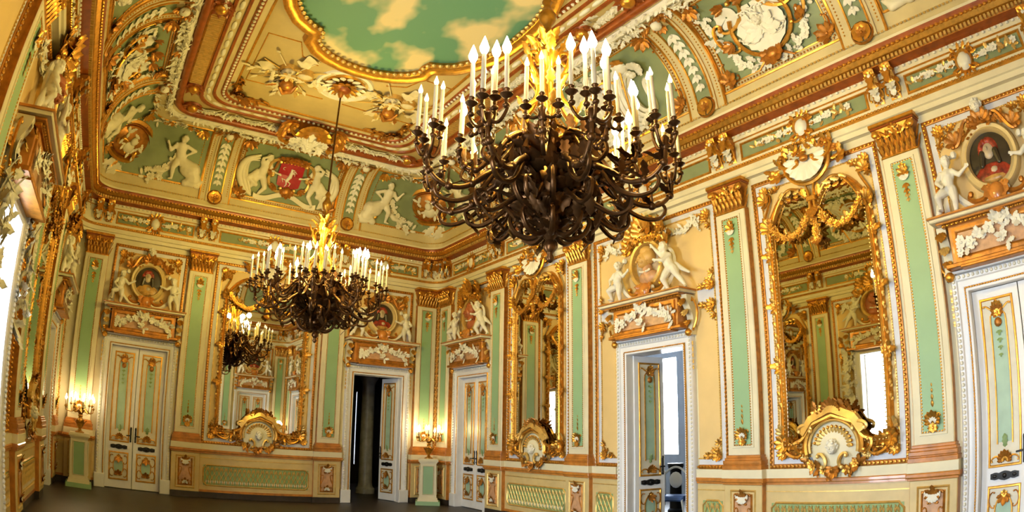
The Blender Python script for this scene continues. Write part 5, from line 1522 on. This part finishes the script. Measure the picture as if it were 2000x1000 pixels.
def garland_rail(key, u, h):
    """white leafy swags and gilt scrolls between the cove panels and the laurel roll"""
    def mk():
        rng = random.Random(int(h * 100)); mb = MB(); s = COVE_S - .02
        n = max(2, int(h / .42))
        for k in range(n):
            x0 = -h + 2 * h * k / n; x1 = x0 + 2 * h / n
            foliage(mb, catenary((x0, s), (x1, s), .06), .15, rng, 0, 0, -.05, 1.3, .35, .9); spray(mb, x0, s, 180, .17, 1, 5, 180, -.07)
        return mb.map(bend).mesh('swag_rail', ['stucco_white', 'gold_deep'])
    obj('swag_rail', cached(('gr', round(h, 2)), mk), WALL[key], (u, 0, 0))

# ================================================================== chandeliers
def polar(path, a):      # (r, z) -> 3d
    p = np.asarray(path, float); return np.stack([p[:, 0] * math.cos(a), p[:, 0] * math.sin(a), p[:, 1]], 1)
def smooth_path(pts, n=24):
    p = np.asarray(pts, float); m = len(p); t = np.linspace(0, m - 1, n); out = []
    q = np.concatenate([[2 * p[0] - p[1]], p, [2 * p[-1] - p[-2]]])
    for x in t:
        i = min(int(x), m - 2); f = x - i; a, b, c, d = q[i], q[i + 1], q[i + 2], q[i + 3]
        out.append(.5 * ((2 * b) + (c - a) * f + (2 * a - 5 * b + 4 * c - d) * f * f + (3 * b - a - 3 * c + d) * f ** 3))
    return np.array(out)
CUP = [(.0, -.05), (.012, -.05), (.016, -.03), (.010, -.02), (.03, -.005), (.048, .012), (.046, .016), (.018, .014), (.020, .05), (.026, .055), (.024, .06), (.0, .06)]
def ch_arm(kind):
    """one branch: main arm, its leaf scrolls, and the stems of its candle cluster"""
    mb = MB(); z = 0
    if kind == 'long':
        main = smooth_path([(.20, .62), (.34, .76), (.55, .66), (.72, .53), (.90, .52), (1.02, .62), (1.04, .76)], 30); tip = (1.04, .76)
        loop = smooth_path([(.50, .66), (.62, .49), (.78, .40), (.92, .41), (.97, .49), (.92, .55), (.87, .51)], 22)
        offs = [(.09, 0, .14), (-.09, 0, .22), (0, .14, .16), (0, -.14, .16)]
    else:
        main = smooth_path([(.16, .90), (.26, 1.04), (.44, .95), (.58, .79), (.70, .81), (.74, .92)], 26); tip = (.74, .92)
        loop = smooth_path([(.36, .97), (.50, .75), (.62, .66), (.72, .70), (.70, .78), (.65, .75)], 18)
        offs = [(.0, 0, .12), (0, .12, .06), (0, -.12, .06)]
    if kind == 'long':
        low = smooth_path([(.22, .58), (.38, .44), (.54, .33), (.66, .35), (.69, .45), (.61, .48), (.57, .42)], 22); mb.add(tube(polar(low, .17), np.linspace(.024, .012, 22), 6), 0); mb.add(ball(polar(low[-1:], .17)[0], .026, 7, 5), 0)
        for i in (5, 10, 14): mb.add(LEAF, 0, T3(polar(low[i:i + 1], .17)[0], RZ(-PI / 2 + .4) @ RX(.8), .16)); mb.add(LEAF, 0, T3(polar(low[i:i + 1], .17)[0], RZ(-PI / 2 - .4) @ RX(2.2), .16))
    n = len(main); mb.add(tube(polar(main, 0), np.linspace(.030, .017, n), 7), 0); mb.add(tube(polar(loop, 0), np.linspace(.024, .012, len(loop)), 6), 0); mb.add(ball(polar(loop[-1:], 0)[0], .025, 7, 5), 0)
    for i in (int(n * .25), int(n * .45), int(n * .62), int(n * .8)):
        p = polar(main[i:i + 1], 0)[0]
        for a in (-1, 1): mb.add(LEAF, 0, T3(p, RZ(-PI / 2 + a * .5) @ RX(.5 * a + .3), .17))
        mb.add(ball(p, .036, 7, 5), 0)
    mb.add(lathe([(.02, 0), (.035, .02), (.028, .06), (.04, .09), (.015, .12)], 8, (tip[0], 0, tip[1] - .05)), 0)
    cups = []
    for (dr, dt, dz) in offs:
        b = np.array([tip[0] + dr, dt, tip[1] + dz]); a = np.array([tip[0], 0, tip[1]])
        mid1 = a + np.array([dr * .6, dt * .6, -.03]); mid2 = a + np.array([dr * 1.05, dt * 1.05, dz * .35])
        pth = smooth_path([a, mid1, mid2, b + np.array([0, 0, -.05])], 14) if abs(dr) + abs(dt) > .02 else np.array([a, b + np.array([0, 0, -.05])])
        mb.add(tube(pth, np.linspace(.015, .011, len(pth)), 6), 0)
        mb.add(lathe(CUP, 10, b), 0); mb.add(ball(b + np.array([0, 0, -.075]), (.028, .028, .022), 7, 5), 0)
        cups.append(b)
    return mb.mesh('arm', ['bronze'], sharp=60), cups
CANDLE_H = .31
def ch_candle(h):
    return MB().add(lathe([(.0, .0), (.0165, .0), (.0165, h * .5), (.0160, h - .006), (.012, h), (.0, h)], 9)).mesh('candle', 'candle_wax', sharp=50)
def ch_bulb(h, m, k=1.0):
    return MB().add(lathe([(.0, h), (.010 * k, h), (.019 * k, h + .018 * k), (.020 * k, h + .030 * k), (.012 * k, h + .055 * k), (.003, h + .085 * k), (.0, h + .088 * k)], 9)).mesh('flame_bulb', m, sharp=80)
def ch_body():
    mb = MB(); z = 0
    prof_ = [(.0, .0), (.018, .01), (.035, .04), (.02, .075), (.03, .09), (.055, .12), (.05, .16), (.03, .19), (.075, .24), (.115, .31), (.12, .38), (.09, .44), (.06, .48), (.085, .52), (.13, .58), (.16, .66), (.15, .74), (.11, .82), (.08, .90), (.11, .95), (.12, 1.0), (.08, 1.08), (.06, 1.14)]
    mb.add(lathe(prof_, 20, flute=.06), 0)
    for k in range(8):
        a = k * PI / 4
        for (p, r) in (([(.05, .26), (.16, .20), (.28, .25), (.32, .36), (.24, .41), (.19, .35), (.24, .31)], .026), ([(.10, .36), (.28, .40), (.40, .52), (.38, .66), (.28, .68), (.26, .60)], .028), ([(.12, .66), (.30, .74), (.36, .90), (.26, .98), (.20, .92)], .024)):
            pp = smooth_path(p, 22); mb.add(tube(polar(pp, a + .2), np.linspace(r, r * .5, 22), 6), 0); mb.add(ball(polar(pp[-1:], a + .2)[0], r * 1.1, 7, 5), 0)
        rng = random.Random(k)
        for (r, zz, s, n) in ((.09, .26, .13, 2), (.17, .36, .22, 3), (.24, .52, .24, 3), (.30, .66, .24, 3), (.28, .82, .22, 3), (.20, .96, .2, 2)):
            for q in range(n * 2):
                aa = a + rng.uniform(-.4, .4); mb.add(LEAF, 0, T3((r * math.cos(aa), r * math.sin(aa), zz), RZ(aa + PI / 2) @ RX(rng.uniform(-.2, 1.1)) @ RY(rng.uniform(-1, 1)), s))
    return mb.mesh('basket', ['bronze'], sharp=60)
def ch_stem(top):
    mb = MB()
    mb.add(lathe([(.06, 1.12), (.10, 1.16), (.05, 1.22), (.045, 1.40), (.08, 1.46), (.05, 1.52), (.04, 1.80), (.09, 1.86), (.12, 1.92), (.06, 1.98), (.045, 2.04), (.07, 2.10), (.03, 2.16), (.035, 2.26), (.075, 2.32), (.085, 2.38), (.05, 2.44), (.03, 2.5), (.05, 2.54), (.018, 2.6)], 14), 0)
    for k in range(6):
        a = k * PI / 3
        p = smooth_path([(.07, 1.06), (.22, 1.14), (.24, 1.30), (.13, 1.44), (.11, 1.62), (.18, 1.76), (.20, 1.88), (.13, 1.92), (.10, 1.86)], 30)
        mb.add(tube(polar(p, a), np.linspace(.026, .014, 30), 6), 0)
        for i in (6, 13, 20, 26):
            q = polar(p[i:i + 1], a)[0]; mb.add(LEAF, 0, T3(q, RZ(a + PI / 2) @ RX(.3), .17))
        mb.add(LEAF, 0, T3((.09 * math.cos(a), .09 * math.sin(a), 1.92), RZ(a + PI / 2) @ RX(.6), .2)); mb.add(LEAF, 0, T3((.06 * math.cos(a + .5), .06 * math.sin(a + .5), 2.02), RZ(a + .5 + PI / 2) @ RX(.5), .18))
    return mb.mesh('stem', ['bronze_gold'], sharp=60)
def add_chandelier(x, y, zbot, zceil, label, seed):
    rng = random.Random(seed)
    t = thing('chandelier', label, 'chandelier', Matrix.Translation((x, y, zbot)), 'bronze chandeliers')
    obj('basket', cached('chb', ch_body), t); obj('stem', cached('chs', lambda: ch_stem(0)), t)
    top = zceil - zbot
    rod = MB(); rod.add(tube([(0, 0, 2.1), (0, 0, top - .1)], .017, 8), 0); rod.add(lathe([(.0, top), (.16, top), (.14, top - .04), (.07, top - .07), (.04, top - .16), (.018, top - .2)], 16), 1)
    obj('rod', rod.mesh('rod', ['bronze', 'gold_deep']), t)
    la, lc = cached('armL', lambda: ch_arm('long')); sa, sc = cached('armS', lambda: ch_arm('short'))
    lights = []
    NL = 9
    for kind, am, cu, off, n in (('long', la, lc, .0, NL), ('short', sa, sc, PI / NL, NL)):
        for k in range(n):
            a = off + 2 * PI * k / n + .15
            arm = obj('arm', am, t, rot=(0, 0, a))
            lit_arm = rng.random() < .55
            for i, c in enumerate(cu):
                ca = obj('candle', cached(('cand', 0), lambda: ch_candle(CANDLE_H)), t, (c[0] * math.cos(a) - c[1] * math.sin(a), c[0] * math.sin(a) + c[1] * math.cos(a), c[2] + .05), (rng.uniform(-.02, .02), rng.uniform(-.02, .02), 0))
                lit = lit_arm and rng.random() < .6
                obj('flame_bulb', cached(('bulb', lit), lambda: ch_bulb(CANDLE_H, 'bulb_lit' if lit else 'bulb_dim', 1.75 if lit else 1.0)), ca)  # lit bulbs enlarged to stand in for their bloom
            if lit_arm: lights.append((a, cu[0], kind))
    for i in range(6):          # light of the lit bulbs, gathered per group
        a = i * PI / 3 + .3; r = .62 if i % 2 else .42; z = 1.52 if i % 2 else 1.66
        pl = bpy.data.lights.new('bulb_light', 'POINT'); pl.energy = CHANDELIER_W; pl.color = WARM; pl.shadow_soft_size = .07
        po = bpy.data.objects.new('bulb_light', pl); COL.objects.link(po); po.parent = t; po.location = (r * math.cos(a), r * math.sin(a), z)
    return t

# ================================================================== pedestals and candelabra
def stand_mesh():
    mb = MB(); w = .20
    for (x, a, b) in ((.28, 0, .09), (.24, .09, .13), (.22, .13, .17)): mb.add(box(-x, x, -x, x, a, b), 1 if a == 0 else 0)
    v = []
    for (z, x) in ((.17, .20), (.98, .185)): v += [(-x, -x, z), (x, -x, z), (x, x, z), (-x, x, z)]
    mb.add((v, [np.array([(i, (i + 1) % 4, 4 + (i + 1) % 4, 4 + i) for i in range(4)])]), 0)
    for (x, a, b) in ((.205, .98, 1.01), (.23, 1.01, 1.05), (.215, 1.05, 1.08)): mb.add(box(-x, x, -x, x, a, b), 0)
    return mb.mesh('pedestal_body', ['cream', 'pilaster_green'], smooth=False)
def stand_panels():
    mb = MB()
    for k in range(4):
        T = T3((0, 0, 0), RZ(k * PI / 2)); mb.add(box(-.11, .11, -.205, -.19, .26, .90), 0, T); mb.add(sweep2(rect(-.12, .12, .25, .91), [(-.012, 0), (0, .016), (.012, 0)], y0=-.197), 1, T)
    return mb.mesh('green_inset', ['pilaster_green', 'cream'], smooth=False)
def candelabrum_mesh():
    mb = MB()
    mb.add(lathe([(.10, 0), (.10, .02), (.05, .04), (.03, .08), (.075, .14), (.10, .22), (.09, .26), (.045, .29), (.04, .32), (.06, .34), (.02, .38), (.025, .46), (.04, .48), (.015, .52)], 14, flute=.03))
    for k in range(6): mb.add(LEAF, 0, T3((.05 * math.cos(k * PI / 3), .05 * math.sin(k * PI / 3), .12), RZ(k * PI / 3 + PI / 2) @ RX(.35), .17))
    cups = []
    for k in range(9):
        a = k * 2 * PI / 9; r = .34 if k % 2 else .24; zt = .50 if k % 2 else .56
        p = smooth_path([(.02, .36), (.10, .46), (.20, .40), (r - .02, .42), (r, zt - .03)], 18); mb.add(tube(polar(p, a), np.linspace(.014, .009, 18), 5)); q = polar(np.array([[r, zt]]), a)[0]
        mb.add(lathe([(.0, -.04), (.012, -.03), (.035, .0), (.033, .006), (.015, .006), (.016, .03), (.0, .03)], 8, q)); cups.append(q); mb.add(LEAF, 0, T3(polar(p[8:9], a)[0], RZ(a - PI / 2) @ RX(.6), .12))
    return mb.mesh('candelabrum_body', 'bronze_gold'), cups
def add_candelabrum(x, y, where, rz=0.0, ztop=1.08):
    t = thing('pedestal_stand', 'cream square pedestal with green inset panels in the ' + where, 'pedestal', Matrix.Translation((x, y, 0)) @ Matrix.Rotation(rz, 4, 'Z'), 'corner pedestals')
    obj('pedestal_body', cached('stb', stand_mesh), t); obj('green_inset', cached('stp', stand_panels), t)
    c = thing('candelabrum', 'lit gilt candelabrum on the pedestal in the ' + where, 'candelabrum', Matrix.Translation((x, y, ztop)), 'corner candelabra')
    me, cups = cached('cdl', candelabrum_mesh); obj('branches', me, c)
    for q in cups:
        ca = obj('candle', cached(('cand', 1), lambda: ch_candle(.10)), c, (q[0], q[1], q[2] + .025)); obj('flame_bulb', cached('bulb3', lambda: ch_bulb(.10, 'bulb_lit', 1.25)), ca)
    for k in range(2):
        pl = bpy.data.lights.new('candle_light', 'POINT'); pl.energy = CANDELABRUM_W; pl.color = (1.0, .72, .38); pl.shadow_soft_size = .09
        po = bpy.data.objects.new('candle_light', pl); COL.objects.link(po); po.parent = c; po.location = ((.16 if k else -.16), (-.16 if k else .16) * (1 if y > -5 else -1), .72)
# ================================================================== assembly
for key in ('far', 'right', 'left', 'back'):
    pil = [b[1] for b in BAYS[key] if b[0] == 'pil']
    for b in BAYS[key]:
        if b[0] == 'pil': add_pilaster(key, b[1])
    edges = [0.0 if key != 'far' else XL] + [q for p in pil for q in (p - .31, p + .31)] + [WLEN[key] - (XL if key == 'back' else 0)]
    ops = [b for b in BAYS[key] if b[0] in ('door', 'window')]
    for a, b in zip(edges[0::2], edges[1::2]):
        hit_ = [o for o in ops if a < o[1] < b]
        if hit_:
            w = .235 + (DOOR_W if hit_[0][0] == 'door' else WIN_W) / 2
            add_dado(key, a, hit_[0][1] - w); add_dado(key, hit_[0][1] + w, b)
        else: add_dado(key, a, b)
    add_frieze(key)
    for b in BAYS[key]:
        if b[0] == 'mirror': add_bay(key, b[1], b[2])
        elif b[0] == 'blank': add_bay(key, b[1], .80)
        elif b[0] in ('door', 'window'):
            mid = min(abs(b[1] - 7.25), abs(L - b[1] - 7.25)) < .2 and key in ('right', 'left')
            if mid: add_bay(key, b[1], 1.37, hw=.845)
            else: add_bay(key, b[1], .80, 3.26 if b[0] == 'door' else 3.8, 5.08, 't')

# mirrors
MIR = .72
add_mirror('right', 4.15, MIR, 'gilt framed tall mirror on the long wall left of the bright open doorway')
add_mirror('right', 10.33, MIR, 'large gilt framed mirror on the long wall reflecting the bright window')
add_mirror('far', 4.68, .90, 'wide gilt framed mirror on the end wall reflecting the dark chandelier')
add_mirror('left', L - 4.15, MIR, 'gilt framed tall mirror on the window wall beyond the window')

# doors
add_door('far', 1.955, 'closed white and gilt double door on the end wall beside the window wall')
add_door('far', 7.463, 'open double door on the end wall showing a dark room', (100, 72))
add_door('right', 1.75, 'closed white and gilt double door on the long wall next to the corner candelabrum', (0.6, 0))
add_door('right', 7.25, 'open double door in the middle of the long wall showing a bright room', (79, 84))
add_door('right', 12.85, 'closed white double door on the long wall at the picture edge', (0, 0))
add_door('left', L - 1.75, 'closed white double door on the window wall next to the far corner')
add_door('back', W - 7.463, 'closed double door of the rear wall, seen in the end wall mirror')
add_window('left', L - 7.25, 'tall bright window in the middle of the window wall')
add_window('left', L - 12.85, 'unseen tall window added on the window wall for daylight')  # out of view, added to bring more daylight into the hall

# overdoors
add_overdoor('far', 1.955, 'portrait', 'oval dark portrait of a red capped figure', 'the closed end wall door', 0)
add_overdoor('far', 7.463, 'portrait', 'oval dark portrait in a gilt frame', 'the dark open doorway', 1)
add_overdoor('right', 1.75, 'bust', 'terracotta bust relief in an oval frame', 'the corner door on the long wall', 1)
add_overdoor('right', 7.25, 'bust', 'ochre bust relief with gilt crest', 'the bright open doorway', 0)
add_overdoor('right', 12.85, 'portrait', 'oval portrait of a figure in red', 'the white door at the picture edge', 1)
add_overdoor('left', L - 1.75, 'bust', 'oval bust relief', 'the window wall door', 0)
add_overdoor('left', L - 7.25, 'bust', 'oval bust relief', 'the bright tall window', 1, .41, 1.15)
add_overdoor('back', W - 7.463, 'portrait', 'oval portrait', 'the rear wall door', 1)
for key, u in (('right', 7.25), ('left', L - 7.25)):
    for s in (1, -1): obj('plaster_swag', cached('wsw', white_swag), WALL[key], (u, 0, 0), scale=(s, 1, 1))
    mb = MB()
    for s in (-1, 1):
        mb.add(box(s * .92 if s > 0 else -1.25, 1.25 if s > 0 else -.92, -.012, 0, 3.58, 3.78), 0)
    ban = obj('white_band', mb.mesh('white_band', 'lavender', smooth=False), WALL[key], (u, 0, 0))
    for s in (-1, 1):
        for sz in (-1, 1): obj('corner_ornament', cached('co', corner_orn), ban, (s * 1.24, -.01, 3.68 + sz * .11), scale=(-s, 1, -sz))

# corner rope columns
def rope():
    mb = MB(); mb.add(tube([(0, 0, 1.15), (0, 0, 5.2)], .05, 8), 0)
    v0 = np.asarray(BEAD[0])
    for k, z in enumerate(np.arange(1.2, 5.15, .05)):
        for q in range(4):
            a = k * .55 + q * PI / 2; mb.add((v0 * .026 + np.array([.045 * math.cos(a), .045 * math.sin(a), z]), BEAD[1]), 1)
    return mb.mesh('corner_rope', ['gold_deep', 'gold_pale'])
for (x, y, w) in ((W - .09, -.09, 'right'), (XL + .09, -.09, 'left'), (W - .09, -L + .09, 'right'), (XL + .09, -L + .09, 'left')):
    o = obj('corner_rope', cached('rope', rope), cei, (x, y, 0))

# cove
for key, us in (('far', (3.10, 6.27)), ('right', (2.81, 5.485, 8.955, 11.68))):
    opp = 'back' if key == 'far' else 'left'
    for u in us:
        add_rib(key, u); add_rib(opp, WLEN[key] - u)
for key in ('far', 'back'):
    u = 4.685 if key == 'far' else W - 4.685
    add_cove_panel(key, u, 1.22); garland_rail(key, u, 1.5)
add_coat_of_arms('far', 4.685, 'red coat of arms with a white horse and gilt crown on the end wall cove', 'red coat of arms')
gable_shell('far', 4.685, 'large gilt scallop shell above the red coat of arms')
for key in ('right', 'left'):
    f = (lambda u: u) if key == 'right' else (lambda u: L - u)
    nm = 'long wall' if key == 'right' else 'window wall'
    for u, h in ((4.15, .98), (7.22, 1.38), (10.32, 1.0)):
        add_cove_panel(key, f(u), h); garland_rail(key, f(u), h + .2)
    add_mask_medallion(key, f(7.22), 'gilt mask medallion with white drapery on the cove above the %s' % ('bright open doorway' if key == 'right' else 'middle window'))
    add_cartouche(key, f(10.32), 'white shell cartouche with gilt scrolls on the %s cove nearer the viewer' % nm)
    add_cartouche(key, f(4.15), 'white shell cartouche with gilt scrolls on the %s cove farther away' % nm)
corner_panel('cove_corner_panel', XL, 0, 1, -1, 2.62, 2.42)
corner_panel('cove_corner_panel', W, 0, -1, -1, 2.46, 2.42)
corner_panel('cove_corner_panel', W, -L, -1, 1, 2.46, 2.75)
corner_panel('cove_corner_panel', XL, -L, 1, 1, 2.62, 2.75)
corner_set(XL, 0, 1, -1, 'beside the window wall')
corner_set(W, 0, -1, -1, 'beside the long wall')
for _k, _u, _f in (('far', 2.10, False), ('far', 7.28, True), ('right', 1.86, True), ('left', L - 1.86, False)): corner_garland(_k, _u, _f)
add_triton('far', 2.18, False, 'pale stucco triton on the end wall cove left of the coat of arms')
add_triton('far', 7.10, True, 'pale stucco triton on the end wall cove behind the near chandelier')
add_triton('right', 2.0, False, 'pale stucco triton on the long wall cove beside the far corner')
add_triton('left', L - 2.0, True, 'pale stucco triton on the window wall cove beside the far corner')
add_triton('right', 12.7, True, 'pale stucco triton on the long wall cove at the picture edge')

# lamps
add_chandelier(4.62, -4.15, 3.02, ZCEIL - .06, 'gilt bronze chandelier hanging in front of the end wall mirror', 5)
add_chandelier(4.62, -10.30, 3.00, ZCEIL - .06, 'large dark bronze chandelier with candle bulbs hanging nearest the viewer', 12)
add_candelabrum(8.60, -.55, 'far corner beside the long wall', -.47)
add_candelabrum(.80, -.50, 'far corner beside the window wall', .05)
add_candelabrum(8.45, -L + .6, 'rear corner seen in the mirror', .6)

# rooms beyond
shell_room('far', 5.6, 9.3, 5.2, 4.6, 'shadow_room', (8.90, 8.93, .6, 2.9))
shell_room('right', 1.6, 9.4, 5.4, 4.4, 'blue_room', (2.30, 2.98, 1.15, 3.7))
mb = MB(); mb.add(lathe([(.26, 0), (.26, .12), (.20, .18), (.185, .3), (.17, 2.9), (.20, 3.0), (.26, 3.1), (.26, 3.2), (.0, 3.2)], 20))
o = obj('marble_column', mb.mesh('marble_column', 'marble_grey')); o.location = (8.12, 2.2, 0); tag(o, 'grey round column standing in the dark room beyond the doorway', 'column')
def side_chair():
    t = thing('side_chair', 'white framed chair with blue seat in the bright room beyond', 'chair', WM['right'] @ Matrix.Translation((5.85, 1.95, 0)) @ Matrix.Rotation(.5, 4, 'Z'))
    obj('seat', MB().add(bbox_(-.24, .24, -.24, .24, .40, .50, .03)).mesh('seat', 'blue_cloth'), t)
    for sx in (-1, 1):
        for sy in (-1, 1):
            h = .95 if sy > 0 else .42
            p = smooth_path([(sx * .22, sy * .22, h), (sx * .21, sy * .22, .42), (sx * .25, sy * .26, .2), (sx * .22, sy * .24, 0)], 14)
            obj('leg', MB().add(tube(p, np.linspace(.022, .016, 14), 6)).mesh('leg', 'door_white'), t)
    mb = MB(); mb.add(tube(smooth_path([(-.22, .22, .9), (-.1, .24, 1.0), (0, .24, 1.03), (.1, .24, 1.0), (.22, .22, .9)], 16), .022, 6)); mb.add(ball((0, .23, .78), (.13, .03, .16), 10, 7))
    obj('backrest', mb.mesh('backrest', 'door_white'), t)
side_chair()
mb = MB(); mb.add(lathe([(.17, 0), (.17, .08), (.13, .12), (.12, .9), (.15, .95), (.17, 1.0), (.17, 1.06), (.0, 1.06)], 16))
o = obj('dark_plinth', mb.mesh('dark_plinth', 'black_iron')); o.matrix_world = WM['right'] @ Matrix.Translation((5.08, 2.9, 0)); tag(o, 'dark round plinth in the bright room beyond the open door', 'plinth')
pl = bpy.data.lights.new('room_window_portal', 'AREA'); pl.shape = 'RECTANGLE'; pl.size = .68; pl.size_y = 2.55; pl.cycles.is_portal = True
po = bpy.data.objects.new('room_window_portal', pl); COL.objects.link(po)
po.matrix_world = WM['right'] @ Matrix.Translation((2.64, 5.45, 2.42)) @ Matrix.Rotation(-PI / 2, 4, 'X')
